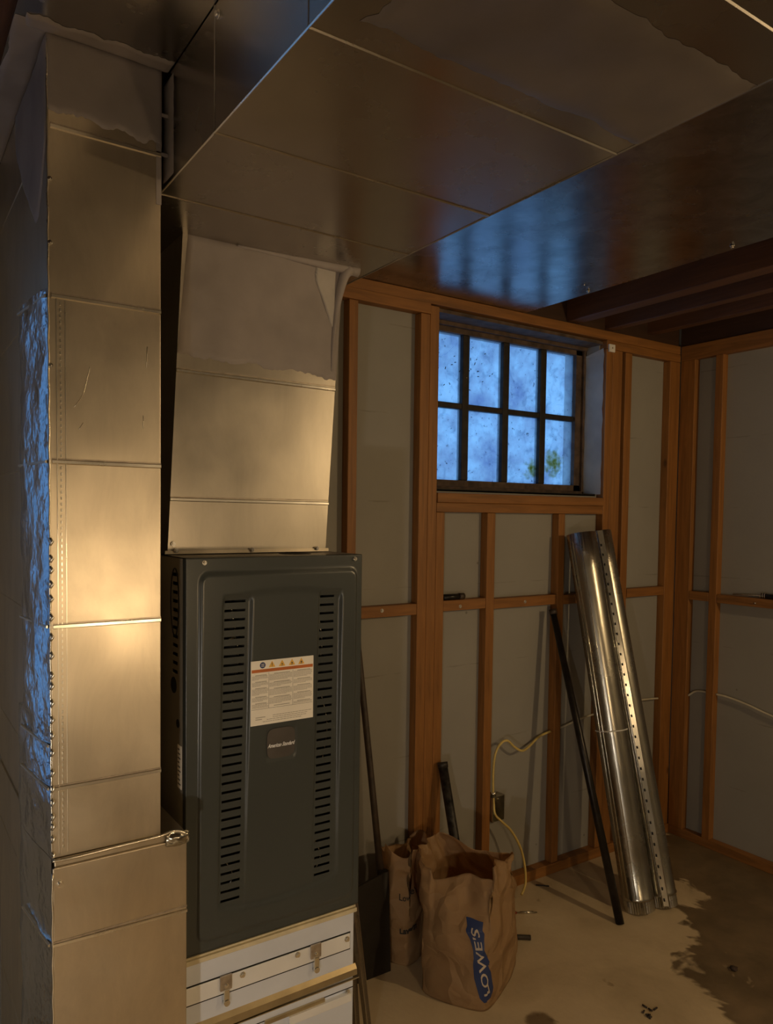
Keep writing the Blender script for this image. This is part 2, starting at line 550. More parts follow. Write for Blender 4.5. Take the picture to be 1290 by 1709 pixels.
W1 = (1.835, 2.795, 1.69, 2.385)
W2 = (-1.15, -0.30, 0.70, 2.385)  # opening for the assumed window, unseen behind the ducts
bm = B(); wall_holes(bm, 'y', YB, YB + 0.2, XL - 0.2, XR + 0.2, 0, ZC, [W1, W2])
struct('wall_back', bm, M['wall'], 'grey painted block wall behind the wood framing with the paned window')
W3 = (-2.9, -2.1, 1.75, 2.36)  # opening for the assumed window, unseen behind the camera
bm = B(); wall_holes(bm, 'x', XR, XR + 0.2, YF - 0.2, YB, 0, ZC, [W3])
struct('wall_right', bm, M['wall'], 'grey painted wall at the right side behind wood framing')
bm = B(); box(bm, XL - 0.2, XL, YF - 0.2, YB, 0, ZC)
struct('wall_left', bm, M['wall'], 'grey painted wall at the left side')
bm = B(); box(bm, XL, XR, YF - 0.2, YF, 0, ZC)
struct('wall_front', bm, M['wall'], 'grey painted wall behind the camera')

def make_window(name, axis, u0, u1, z0, z1, c, ncol, first, pitch, pw, zrows, gm, label):
    w = thing(name, label, 'window', (0, 0, 0))
    w['kind'] = 'structure'
    def bx(b_, a0, a1, d0, d1, e0, e1, bev=0.0):
        if axis == 'y':
            box(b_, a0, a1, c + d0, c + d1, e0, e1, bev)
        else:
            box(b_, c + d0, c + d1, a0, a1, e0, e1, bev)
    cols = [(first + i * pitch, first + i * pitch + pw) for i in range(ncol)]
    f = B()
    bx(f, u0, cols[0][0], -0.015, 0.03, z0, z1)
    bx(f, cols[-1][1], u1, -0.015, 0.03, z0, z1)
    bx(f, u0, u1, -0.015, 0.03, z0, zrows[0][0])
    bx(f, u0, u1, -0.015, 0.03, zrows[-1][1], z1)
    bx(f, u0, u1, -0.03, -0.015, z0, z0 + 0.018, 0.003)
    bx(f, u1 - 0.025, u1, -0.03, -0.015, z0, z1, 0.003)
    bx(f, u0, u1, -0.035, -0.015, z1 - 0.028, z1, 0.003)
    obj('window_frame', f, M['rust'], w)
    for i in range(ncol - 1):
        m_ = B(); bx(m_, cols[i][1], cols[i + 1][0], -0.014, 0.02, zrows[0][0], zrows[-1][1], 0.004)
        obj('muntin', m_, M['iron'], w)
    for j in range(len(zrows) - 1):
        m_ = B(); bx(m_, cols[0][0], cols[-1][1], -0.010, 0.02, zrows[j][1], zrows[j + 1][0], 0.004)
        obj('muntin', m_, M['iron'], w)
    for (a, b_) in cols:
        for (e, g) in zrows:
            p = B(); bx(p, a - 0.004, b_ + 0.004, 0.004, 0.008, e - 0.004, g + 0.004)
            obj('glass_pane', p, gm, w)
    return w

win = make_window('window_1', 'y', 1.825, 2.805, 1.69, 2.385, 2.39, 4, 1.865, 0.2285, 0.192,
                  [(1.735, 2.030), (2.054, 2.337)], M['glass'], 'small paned basement window with dark iron bars and grimy blue glass')
# pale scratches and cobweb wisps on the panes
bm = B()
for (x, z, dx, dz) in ((2.60, 2.16, .05, .003), (2.57, 2.15, .03, -.02), (2.63, 2.10, .045, .0), (2.60, 2.095, .02, .012), (2.45, 2.07, .012, .03),
                       (2.46, 2.10, -.01, -.012), (2.12, 2.17, .06, .006), (2.15, 2.26, .01, .05), (1.90, 2.215, .06, .012), (1.95, 2.235, .06, .03), (1.98, 2.25, .05, .045),
                       (1.93, 2.225, .05, .028), (2.20, 2.32, -.02, -.05), (2.24, 2.33, -.03, -.05), (1.90, 2.0, .1, .004), (2.48, 2.19, .02, .015)):
    tube(bm, spline([(x, 2.3915, z), (x + dx * .5, 2.3905, z + dz * .5 + .003), (x + dx, 2.3915, z + dz)], 3), 0.0011, 5)
mw, tw, bw = new_mat('cobweb')
bw.inputs['Base Color'].default_value = (0.9, 0.95, 1, 1)
bw.inputs['Transmission Weight'].default_value = 1.0
bw.inputs['Roughness'].default_value = 0.7
bw.inputs['IOR'].default_value = 1.02
obj('cobweb', bm, mw, win)
bm = B()
for k in range(26):
    x = 1.87 + random.random() * 0.42; z = 2.18 + random.gauss(0, 0.035)
    a = random.random() * PI
    l = 0.004 + random.random() * 0.008
    tube(bm, [(x, 2.392, z), (x + l * math.cos(a), 2.3915, z + l * math.sin(a))], 0.0016, 5)
obj('dirt_flecks', bm, M['black'], win)
make_window('assumed_window_2', 'y', -1.15, -0.30, 0.70, 2.385, 2.39, 4, -1.11, 0.2, 0.17, [(0.75, 1.25), (1.28, 1.79), (1.82, 2.337)], M['glass_plain'],  # assumed unseen window, made tall to throw blue light on the foil strip
            'assumed taller paned basement window, unseen further left behind the ducts')
make_window('assumed_window_3', 'x', -2.9, -2.1, 1.75, 2.36, 3.50, 4, -2.87, 0.19, 0.165, [(1.79, 2.04), (2.065, 2.32)], M['glass_plain'],  # assumed unseen window, placed to give the plenum its bluish highlight
            'assumed paned basement window, unseen in the right wall behind the camera')
# plastered reveals of the visible window, ragged at the top
bm = B()
ys = [2.291, 2.375]
n = 14
prev = None
for i in range(n + 1):
    z = 1.692 + (2.375 - 1.692) * i / n
    a = bm.verts.new((2.797 - 0.004 + 0.0015 * math.sin(i * 2.1), 2.262 + 0.002 * math.sin(i * 3.3), z if i < n else z - 0.02))
    b_ = bm.verts.new((2.790 + 0.0015 * math.sin(i * 1.7), 2.372 + 0.003 * math.sin(i * 2.7), z if i < n else z - 0.045))
    if prev:
        bm.faces.new((prev[0], prev[1], b_, a))
    prev = (a, b_)
bmesh.ops.solidify(bm, geom=list(bm.faces), thickness=0.006)
obj('reveal_plaster', bm, M['reveal'], win)
bm = B(); box(bm, 1.84, 2.79, 2.29, 2.372, 1.684, 1.694); obj('window_sill', bm, M['iron'], win)
bm = B(); box(bm, 1.836, 2.794, 2.268, 2.372, 2.372, 2.384); obj('window_head', bm, M['rust'], win)

# ------------------------------------------------------------------ wood framing
def board(name, x0, x1, y0, y1, z0, z1, mat, label, cat, group=None, bev=0.0025):
    bm = B(); box(bm, x0, x1, y0, y1, z0, z1, bev)
    o = obj(name, bm, mat)
    origin_to(o, ((x0 + x1) / 2, (y0 + y1) / 2, z0))
    return tag(o, label, cat, group)

YS = 2.25
G1 = 'lumber framing on the back wall'
board('bottom_plate', 1.30, 3.35, YS - 0.005, YB, 0, 0.046, M['wood_x'], 'long reddish bottom plate lying on the floor along the back wall', 'framing plate', G1)
board('wall_stud', 1.418, 1.456, YS, YB, 0.046, 2.35, M['wood'], 'wall stud just right of the furnace plenum, leftmost in view', 'wall stud', G1)
for x0, x1, zt, lb in ((1.738, 1.782, 2.35, 'left board of the stud pack beside the paned window'),
                       (1.7825, 1.826, 2.385, 'middle board of the stud pack bordering the paned window'),
                       (1.8265, 1.868, 1.60, 'short right board of the stud pack, ending under the window sill')):
    board('wall_stud', x0, x1, YS, YB, 0.046, zt, M['wood'], lb, 'wall stud', G1)
board('cripple_stud', 2.092, 2.136, YS, YB, 0.046, 1.60, M['wood'], 'short stud under the window sill holding the metal electrical box', 'wall stud', G1)
board('cripple_stud', 2.510, 2.550, YS, YB, 0.046, 1.60, M['wood'], 'short stud under the sill behind the top of the black rod', 'wall stud', G1)
board('wall_stud', 2.798, 2.842, YS, YB, 0.046, 2.352, M['wood'], 'stud at the right edge of the window, behind the round pipes', 'wall stud', G1)
board('wall_stud', 2.8425, 2.910, YS, YB, 0.046, 2.352, M['wood'], 'wide stud right of the window under the white tag', 'wall stud', G1)
board('wall_stud', 2.938, 2.985, YS + 0.004, YB, 0.046, 2.352, M['wood'], 'stud standing apart by a dark gap right of the window studs', 'wall stud', G1)
board('wall_stud', 3.270, 3.349, YS, YB, 0.046, 2.352, M['wood'], 'back wall stud in the room corner', 'wall stud', G1)
board('top_plate', 1.34, 3.35, YS + 0.002, YB, 2.392, 2.432, M['wood_x'], 'long upper top plate running above the window to the corner', 'framing plate', G1)
board('top_plate', 1.38, 1.7822, YS - 0.004, YB - 0.002, 2.351, 2.391, M['wood_x'], 'short lower top plate left of the window', 'framing plate', G1)
board('top_plate', 2.80, 3.35, YS, YB - 0.002, 2.353, 2.391, M['wood_x'], 'short lower top plate right of the window', 'framing plate', G1)
board('window_sill_plate', 1.827, 2.797, YS - 0.006, YB, 1.6385, 1.676, M['wood_x'], 'upper flat board of the doubled sill under the window', 'framing plate', G1)
board('window_sill_plate', 1.827, 2.797, YS, YB, 1.601, 1.638, M['wood_x'], 'lower flat board of the doubled sill under the window', 'framing plate', G1)
for x0, x1, zc, lb in ((1.457, 1.737, 1.228, 'blocking board right of the furnace top'),
                       (1.869, 2.091, 1.232, 'blocking board carrying the short black tube'),
                       (2.137, 2.509, 1.226, 'blocking board above the yellow cable, right of the box stud'),
                       (2.551, 2.797, 1.222, 'shadowed blocking board behind the round pipes'),
                       (2.986, 3.269, 1.230, 'blocking board right of the round pipes by the corner')):
    board('blocking', x0, x1, YS + 0.001, YB, zc - 0.021, zc + 0.021, M['wood_x'], lb, 'blocking', G1)
G2 = 'lumber framing on the right wall'
XS = 3.351
board('bottom_plate', XS, XR, -0.5, YB - 0.04, 0, 0.042, M['wood_y'], 'bottom plate on the floor along the right wall', 'framing plate', G2)
board('top_plate', XS, XR, -0.5, YB - 0.04, 2.358, 2.43, M['wood_y'], 'top plate along the right wall under the joists', 'framing plate', G2)
board('wall_stud', XS, XR, 2.172, 2.249, 0.042, 2.358, M['wood'], 'right wall stud in the dark room corner', 'wall stud', G2)
board('wall_stud', XS, XR, 2.030, 2.068, 0.042, 2.358, M['wood'], 'right wall stud crossed by the pale cable near the screwdriver', 'wall stud', G2)
board('blocking', XS, XR, 2.069, 2.171, 1.19, 1.232, M['wood_y'], 'short shadowed blocking board in the corner of the right wall', 'blocking', G2)
board('blocking', XS, XR, 1.60, 2.029, 1.188, 1.228, M['wood_y'], 'blocking board on the right wall with the screwdriver on it', 'blocking', G2)
board('wall_stud', XS, XR, 1.562, 1.599, 0.042, 2.358, M['wood'], 'right wall stud just beyond the picture edge', 'wall stud', G2)
# screws in blocking
for i, (x, z, lb) in enumerate(((1.575, 1.232, 'round screw head in the blocking right of the furnace'), (1.955, 1.226, 'screw head in the blocking under the black tube'),
                     (2.315, 1.226, 'screw head in the blocking above the yellow cable'))):
    bm = B(); screw(bm, (x, YS + 0.002, z), (0, -1, 0), 0.006, 0.004)
    origin_to(tag(obj('screw', bm, M['screw']), lb, 'screw', 'screws in the blocking'), (x, YS, z))
bm = B(); screw(bm, (XS, 1.845, 1.206), (-1, 0, 0), 0.004, 0.004)
origin_to(tag(obj('screw', bm, M['screw']), 'tiny bright screw in the right wall blocking under the screwdriver', 'screw', 'screws in the blocking'), (XS, 1.845, 1.206))
bm = B(); box(bm, 2.805, 2.845, YS - 0.009, YS - 0.001, 2.338, 2.372, 0.001)
tg = origin_to(tag(obj('white_tag', bm, M['tie']), 'small square white tag on the stud at the window corner', 'tag'), (2.825, YS, 2.338))
bm = B(); screw(bm, (2.826, YS - 0.009, 2.356), (0, -1, 0), 0.003, 0.002); obj('nail_head', bm, M['clip'], tg)

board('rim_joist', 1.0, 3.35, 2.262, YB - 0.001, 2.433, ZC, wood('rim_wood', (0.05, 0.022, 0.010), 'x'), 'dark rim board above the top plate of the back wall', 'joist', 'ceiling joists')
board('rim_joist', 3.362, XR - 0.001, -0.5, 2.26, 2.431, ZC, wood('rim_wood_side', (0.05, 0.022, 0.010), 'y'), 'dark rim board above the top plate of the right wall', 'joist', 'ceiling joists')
# joists
for x0, x1, z0, lb in ((2.545, 2.620, 2.437, 'dark old joist with the brightest lower edge, right of the metal panning'),
                       (2.795, 2.845, 2.437, 'second dark joist to the right of the panning'),
                       (2.225, 2.285, 2.440, 'dark joist along the right edge of the metal panning'),
                       (3.10, 3.15, 2.46, 'dark joist nearest the right wall'),
                       (0.150, 0.214, 2.437, 'brown joist beside the top of the tall left duct'),
                       (-0.28, -0.22, 2.437, 'brown joist left of the tall duct')):
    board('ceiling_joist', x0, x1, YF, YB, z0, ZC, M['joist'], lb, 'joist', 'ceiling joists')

# ------------------------------------------------------------------ ductwork
def seam_bar(parent, p0, p1, half, proud, n, mat=None, name='seam'):
    """raised S-cleat strip from p0 to p1 on a face with outward normal n"""
    p0 = Vector(p0); p1 = Vector(p1); n = Vector(n)
    w = (p1 - p0).cross(n).normalized() * half
    bm = B()
    hexa(bm, [p0 - w, p0 + w, p0 + w * .6 + n * proud, p0 - w * .6 + n * proud, p1 - w, p1 + w, p1 + w * .6 + n * proud, p1 - w * .6 + n * proud])
    return obj(name, bm, mat or M['seam'], parent)

def patch(parent, P, nu, nv, off, nrm, jag, mat=None, name='mastic', seed=0.0, amp=0.0025, edges='0000'):
    """irregular skin of mastic: P(u,v)->point; ragged at the edges flagged in edges (u0,u1,v0,v1)"""
    bm = B()
    nrm = Vector(nrm)
    g = []
    for i in range(nu + 1):
        row = []
        for j in range(nv + 1):
            u = i / nu; v = j / nv
            jj = lambda s, q: jag * (noise.noise(Vector((q * 9 + seed, s * 5.1, seed * 2))) + 0.5 * noise.noise(Vector((q * 31 + seed, s * 3.7, seed))))
            uu = u + (jj(1, v) * (1 - u) if edges[0] == '1' else 0) + (jj(2, v) * u if edges[1] == '1' else 0)
            vv = v + (jj(3, u) * (1 - v) if edges[2] == '1' else 0) + (jj(4, u) * v if edges[3] == '1' else 0)
            p = Vector(P(uu, vv))
            e = min(u, 1 - u, v, 1 - v)
            h = off * (0.15 if e <= 0 else 1.0) + amp * (noise.noise(p * 14 + Vector((seed, 0, 0))) + 0.5) * (0 if e <= 0 else 1)
            row.append(bm.verts.new(p + nrm * h))
        g.append(row)
    for i in range(nu):
        for j in range(nv):
            f = bm.faces.new((g[i][j], g[i + 1][j], g[i + 1][j + 1], g[i][j + 1]))
            f.smooth = True
    return obj(name, bm, mat or M['mastic'], parent)

# main supply trunk
ZT = 2.215
TX0, TX1 = 0.479, 1.090
trunk = thing('trunk_duct', 'wide rectangular galvanised trunk duct running overhead to the furnace plenum', 'duct', (0.78, 1.2, ZT))
bm = B()
box(bm, TX0, TX1, YF + 0.3, 2.2, ZT, 2.42, 0.0015)
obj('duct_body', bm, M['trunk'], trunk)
for y in (1.468, 1.186, 0.868, 0.545, 0.2, -0.2):
    seam_bar(trunk, (TX0, y, ZT), (TX1, y, ZT), 0.0045, 0.0022, (0, 0, -1), M['trunk'])
for y in (1.186, 0.868, 0.545, 0.2):
    seam_bar(trunk, (TX0, y, ZT), (TX0, y, 2.42), 0.002, 0.0012, (-1, 0, 0), M['trunk'])
seam_bar(trunk, (TX0, 1.46, ZT), (TX0, 0.1, ZT), 0.0016, 0.0012, (-0.7, 0, -0.7), M['seam'], 'corner_edge')
seam_bar(trunk, (TX1, 1.9, ZT), (TX1, 0.2, ZT), 0.002, 0.0016, (0, 0, -1), M['trunk'], 'corner_edge')
patch(trunk, lambda u, v: (0.53 + u * (TX1 - 0.53), 0.62 + v * 0.20, ZT), 60, 16, 0.0022, (0, 0, -1), 0.05, plain('thin_mastic', (0.19, 0.165, 0.15), 0.5, 0.2, 0.2, 5.0, 0.2), seed=3.1, edges='1011', name='mastic')
bm = B(); screw(bm, (TX0, 1.168, 2.396), (-1, 0, 0), 0.006, 0.005); obj('screw', bm, M['screw'], trunk)
# flange strip of mastic beside the drop gap
patch(trunk, lambda u, v: (TX0, 1.385 + u * 0.06, 2.225 + v * 0.185), 6, 30, 0.002, (-1, 0, 0), 0.05, M['mastic'], 'mastic', 5.0, 0.0015, '1000')

# panned joist space right of the trunk
pan = thing('joist_panning', 'flat galvanised panning sheet under the joists reflecting the window', 'duct', (1.7, 1.0, 2.428))
bm = B(); box(bm, 1.02, 2.283, YF + 0.3, YS + 0.010, 2.4325, 2.4365)
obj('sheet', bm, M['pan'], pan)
for y, x in ((1.343, 2.245), (1.9, 2.25), (0.7, 2.25)):
    bm = B(); screw(bm, (x, y, 2.4315), (0, 0, -1), 0.006, 0.006); obj('screw', bm, M['screw'], pan)
bm = B(); screw(bm, (2.18, 1.86, 2.4315), (0, 0, -1), 0.003, 0.003); obj('screw', bm, M['screw'], pan)

# return panning left of the trunk
rp = thing('joist_panning', 'narrow galvanised panning sheet above the tall left duct', 'duct', (0.35, 1.0, 2.42))
bm = B(); box(bm, 0.205, 0.478, YF + 0.3, 2.2, 2.4215, 2.4265)
obj('sheet', bm, M['trunk'], rp)
bm = B(); screw(bm, (0.236, 1.32, 2.4215), (0, 0, -1), 0.006, 0.006); obj('screw', bm, M['screw'], rp)

# return drop
DX0, DX1, DY = 0.260, 0.462, 1.41
drop = thing('return_duct', 'tall narrow galvanised return duct at the left with bright lit front', 'duct', (0.36, 1.75, 0))
def sheet_grid(bm, P, nu, nv, amp, seed):
    g = [[None] * (nv + 1) for _ in range(nu + 1)]
    for i in range(nu + 1):
        for j in range(nv + 1):
            g[i][j] = bm.verts.new(P(i / nu, j / nv))
    for i in range(nu):
        for j in range(nv):
            bm.faces.new((g[i][j], g[i + 1][j], g[i + 1][j + 1], g[i][j + 1])).smooth = False
bm = B(); box(bm, DX0, DX1, DY, 2.12, 0.953, 2.4205, 0.0012)
obj('duct_body', bm, M['duct'], drop)
for z in (2.262, 1.968, 1.675, 1.378, 1.081):
    seam_bar(drop, (DX0 + 0.004, DY, z), (DX1, DY, z), 0.0042, 0.003, (0, -1, 0))
    seam_bar(drop, (DX0, DY + 0.004, z), (DX0, 2.10, z), 0.0035, 0.0016, (-1, 0, 0), M['duct'])
    bm = B(); box(bm, DX0 + 0.004, DX1, DY - 0.0012, DY, z + 0.004, z + 0.0065); obj('seam_shadow_strip', bm, M['clip'], drop)  # darker strip stands in for the shadow line along each seam
bm = B()   # lock seam with punched dashes near the left edge
box(bm, DX0 + 0.012, DX0 + 0.0135, DY - 0.0015, DY, 0.96, 1.965)
box(bm, DX0 + 0.027, DX0 + 0.028, DY - 0.0012, DY, 0.96, 1.965)
for k in range(92):
    z = 0.97 + k * 0.0108
    box(bm, DX0 + 0.0185, DX0 + 0.0205, DY - 0.002, DY, z, z + 0.0055)
obj('lock_seam', bm, M['seam'], drop)
# crimped corner edge with hammered tabs
bm = B()
pts = []
for k in range(112):
    z = 0.956 + k * 0.0131
    pts.append((DX0 - 0.001 + 0.0006 * math.sin(k * 1.3), DY - 0.001, z))
tube(bm, pts, 0.0016, 6)
z = 0.96
while z < 1.55:
    tube(bm, [(DX0 - 0.001, DY - 0.002, z - 0.006), (DX0 + 0.003, DY - 0.005, z), (DX0 - 0.001, DY - 0.002, z + 0.006)], 0.0028, 6)
    z += 0.018 + random.random() * 0.02
obj('corner_edge', bm, M['seam'], drop)
# crumpled foil covered corner strip on the left side
bm = B()
for (fz0, fz1, fn, fpar) in ((0.952, 1.98, 110, drop), (0.01, 0.951, 100, None)):
    if fpar is None:
        boot = thing('return_boot', 'wider galvanised return boot at the foot of the tall left duct', 'duct', (0.39, 1.75, 0))
        fpar = boot
    bm = B()
    def foilP(u, v):
        z = fz0 + v * (fz1 - fz0)
        yy = DY + 0.002 + u * (0.17 + 0.03 * noise.noise(Vector((0, 0, z * 1.5))) + (0.05 if z < 1.2 else 0.0))
        bulge = 0.018 * math.sin(min(1, u) * PI * 0.5)
        nz = 0.0045 * noise.noise(Vector((u * 3.1, z * 9, 1.3))) + 0.002 * noise.noise(Vector((u * 9, z * 28, 4)))
        return (DX0 - 0.0012 - bulge - (nz + 0.002) * (1 if u > 0 else 0), yy, z)
    g = [[bm.verts.new(foilP(i / 10, j / fn)) for j in range(fn + 1)] for i in range(11)]
    for i in range(10):
        for j in range(fn):
            bm.faces.new((g[i][j], g[i + 1][j], g[i + 1][j + 1], g[i][j + 1])).smooth = True
    for j in range(fn):     # return the far edge of the strip to the duct
        a, b_ = g[10][j], g[10][j + 1]
        c_ = bm.verts.new((DX0 - 0.0005, a.co.y + 0.003, a.co.z)); d_ = bm.verts.new((DX0 - 0.0005, b_.co.y + 0.003, b_.co.z))
        bm.faces.new((a, c_, d_, b_))
    obj('foil_strip', bm, M['foil'], fpar)
for z in (1.968, 1.675, 1.378, 1.16, 1.081, 0.790):
    seam_bar(drop if z > 0.95 else boot, (DX0 - 0.004, DY + 0.004, z), (DX0 - 0.0235, DY + 0.175, z), 0.003, 0.003, (-1, -0.1, 0), M['seam'])
# mastic at the head of the drop
patch(drop, lambda u, v: (DX0 - 0.002 + u * (DX1 - DX0 + 0.004), DY, 2.4205 - v * (0.128 + 0.012 * u)), 50, 24, 0.0028, (0, -1, 0), 0.07, seed=1.7, edges='0001')
patch(drop, lambda u, v: (DX0, DY + u * 0.34, 2.4205 - v * (0.26 * (1 - u) ** 0.7 * (0.45 + 0.9 * math.sin(min(1, u * 2.4) * PI * .5)) + 0.03)), 40, 24, 0.0028, (-1, 0, 0), 0.06, seed=2.9, edges='0001')
patch(rp, lambda u, v: (0.222 + u * 0.255, DY - 0.035 + v * 0.036, 2.4215), 40, 8, 0.003, (0, 0, -1), 0.3, seed=6.3, edges='0010')
patch(rp, lambda u, v: (0.207 + u * 0.053, DY - 0.02 + v * 0.6, 2.4215), 10, 40, 0.003, (0, 0, -1), 0.1, seed=7.3, edges='1000')
# tape scraps at right edge of the drop
bm = B(); box(bm, DX1 - 0.009, DX1 + 0.001, DY - 0.0012, DY, 2.17, 2.40); box(bm, DX1 - 0.004, DX1 + 0.014, DY - 0.001, DY + 0.001, 2.335, 2.341); box(bm, DX1 - 0.004, DX1 + 0.014, DY - 0.001, DY + 0.001, 2.262, 2.268)
obj('tape_tab', bm, M['mastic'], drop)
for (x, z) in ((DX0 + 0.003, 2.17), (DX0 + 0.003, 2.06), (DX0 + 0.003, 1.845)):
    bm = B(); screw(bm, (x, DY, z), (-0.5, -1, 0), 0.0035, 0.004); obj('screw', bm, M['screw'], drop)
# scratches on the lit face
bm = B()
for pts in (((0.302, DY - .0004, 1.775), (0.318, DY - .0004, 1.80), (0.326, DY - .0004, 1.832), (0.330, DY - .0004, 1.85)),
            ((0.428, DY - .0004, 1.745), (0.428, DY - .0004, 1.77)), ((0.434, DY - .0004, 1.86), (0.436, DY - .0004, 1.90)),
            ((0.31, DY - .0004, 1.735), (0.318, DY - .0004, 1.748))):
    bm = B(); tube(bm, spline(pts, 3), 0.0007, 5)
    obj('scratch_mark', bm, M['seam'], drop)

# lower return boot
BX1 = 0.514
bm = B(); box(bm, DX0, BX1, DY - 0.004, 2.12, 0.0, 0.935, 0.0015)
box(bm, DX0 + 0.004, BX1 - 0.004, DY + 0.001, 2.11, 0.935, 0.9515, 0.0015)
obj('duct_body', bm, M['duct'], boot)
bm = B()
pts = spline([(DX0 - 0.001, DY - 0.006, 0.951), (0.30, DY - 0.008, 0.950), (0.38, DY - 0.008, 0.952), (0.455, DY - 0.007, 0.953), (0.485, DY - 0.009, 0.958), (0.508, DY - 0.009, 0.948), (0.516, DY - 0.006, 0.935)], 6)
tube(bm, pts, 0.0030, 7)
obj('folded_lip', bm, M['seam'], boot)
bm = B(); tube(bm, [(DX0 - 0.001 + 0.0006 * math.sin(k * 1.3), DY - 0.005, 0.01 + k * 0.0131) for k in range(71)], 0.0016, 6); obj('corner_edge', bm, M['seam'], boot)
# crumpled lip corner
bm = B()
N = 22
g = []
for i in range(N + 1):
    row = []
    for j in range(13):
        u = i / N; v = j / 12
        x = 0.47 + 0.048 * u
        y = DY - 0.007 - 0.007 * math.sin(v * PI) * math.sin(u * PI) + 0.003 * noise.noise(Vector((u * 4, v * 4, 2)))
        z_ = 0.951 + 0.006 * math.sin(u * PI) - v * (0.022 + 0.010 * math.sin(u * PI)) + 0.002 * noise.noise(Vector((u * 6, v * 5, 9)))
        row.append(bm.verts.new((x, y, z_)))
    g.append(row)
for i in range(N):
    for j in range(12):
        bm.faces.new((g[i][j], g[i + 1][j], g[i + 1][j + 1], g[i][j + 1])).smooth = True
bmesh.ops.solidify(bm, geom=list(bm.faces), thickness=0.0015)
obj('crumpled_corner', bm, M['bright'], boot)
seam_bar(boot, (DX0, DY - 0.004, 0.793), (BX1, DY - 0.004, 0.788), 0.004, 0.0035, (0, -1, 0))
bm = B(); box(bm, DX0, BX1, DY - 0.0056, DY - 0.004, 0.7955, 0.799); obj('seam_shadow_strip', bm, M['clip'], boot)  # darker strip in place of the boot seam's shadow
seam_bar(boot, (DX0, DY, 0.790), (DX0, 2.1, 0.790), 0.003, 0.0016, (-1, 0, 0), M['duct'])
seam_bar(boot, (DX0, DY, 0.40), (DX0, 2.1, 0.40), 0.003, 0.0016, (-1, 0, 0), M['duct'])
bm = B(); screw(bm, (DX0 + 0.012, DY - 0.004, 0.905), (0, -1, 0), 0.005, 0.005); obj('screw', bm, M['screw'], boot)

# supply plenum
PY = 1.64
plen = thing('supply_plenum', 'tapered galvanised plenum rising from the dark furnace to the trunk', 'duct', (0.77, 1.85, 1.492))
bm = B()
hexa(bm, [(0.553, PY, 1.492), (0.968, PY, 1.492), (0.968, 2.1, 1.492), (0.553, 2.1, 1.492),
          (0.588, PY, ZT), (1.010, PY, ZT), (1.010, 2.1, ZT), (0.588, 2.1, ZT)])
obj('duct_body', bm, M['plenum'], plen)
def plx(z, s):
    t = (z - 1.492) / (ZT - 1.492)
    return 0.553 + 0.035 * t if s == 0 else 0.968 + 0.042 * t
for z in (1.908, 1.617):
    seam_bar(plen, (plx(z, 0), PY, z), (plx(z, 1), PY, z - 0.003), 0.0042, 0.003, (0, -1, 0))
    bm = B(); box(bm, plx(z, 0), plx(z, 1), PY - 0.0012, PY, z + 0.004, z + 0.0065); obj('seam_shadow_strip', bm, M['clip'], plen)  # darker strip in place of the plenum seam's shadow
bm = B(); box(bm, 0.546, 0.975, PY - 0.004, PY, 1.4925, 1.500); obj('foot_flange', bm, M['duct'], plen)
def plm(u, v):
    z = ZT - v * (ZT - 1.945 + 0.012 * u)
    a = plx(z, 0); b_ = plx(z, 1)
    return (a + 0.012 * (1 - v) + u * (b_ - a + 0.002 - 0.012 * (1 - v)), PY, z)
patch(plen, plm, 60, 40, 0.003, (0, -1, 0), 0.05, seed=8.8, edges='0001')
# thicker fillet of mastic in the right hand corner and along the trunk joint
bm = B()
pts = spline([(0.98, PY - 0.002, 1.95), (0.985, PY - 0.003, 2.05), (0.995, PY - 0.006, 2.13), (1.01, PY - 0.010, 2.19), (1.025, PY - 0.012, 2.212)], 5)
tube(bm, pts, [0.004 + 0.012 * i / (len(pts) - 1) for i in range(len(pts))], 8)
pts = spline([(0.72, PY - 0.002, 2.213), (0.85, PY - 0.004, 2.212), (0.95, PY - 0.008, 2.211), (1.05, PY - 0.012, 2.211)], 5)
tube(bm, pts, [0.003 + 0.012 * i / (len(pts) - 1) for i in range(len(pts))], 8)
obj('mastic_fillet', bm, M['mastic'], plen)
patch(plen, lambda u, v: (0.93 + u * 0.058, PY - 0.004, ZT - 0.002 - v * 0.17 * (0.25 + 0.75 * u)), 20, 24, 0.002, (0, -1, 0), 0.05, plain('pale_mastic', (0.42, 0.39, 0.36), 0.6, 0, 0.2, 8, 0.3), 'mastic_smear', 4.4, 0.003, '1001')
for (x, z) in ((0.572, 1.500), (0.760, 1.499), (0.94, 1.500), (0.565, 1.515)):
    bm = B(); screw(bm, (x, PY - 0.004, z), (0, -1, 0), 0.0045, 0.004); obj('screw', bm, M['screw'], plen)

# ------------------------------------------------------------------ furnace
FX0, FX1, FY, FZ0, FZ1 = 0.549, 0.995, 1.51, 0.622, 1.490
furn = thing('furnace', 'dark grey upright gas furnace with louvred front and warning label', 'furnace', (0.772, 1.80, FZ0))
# cabinet: sides, top, back, bottom
bm = B()
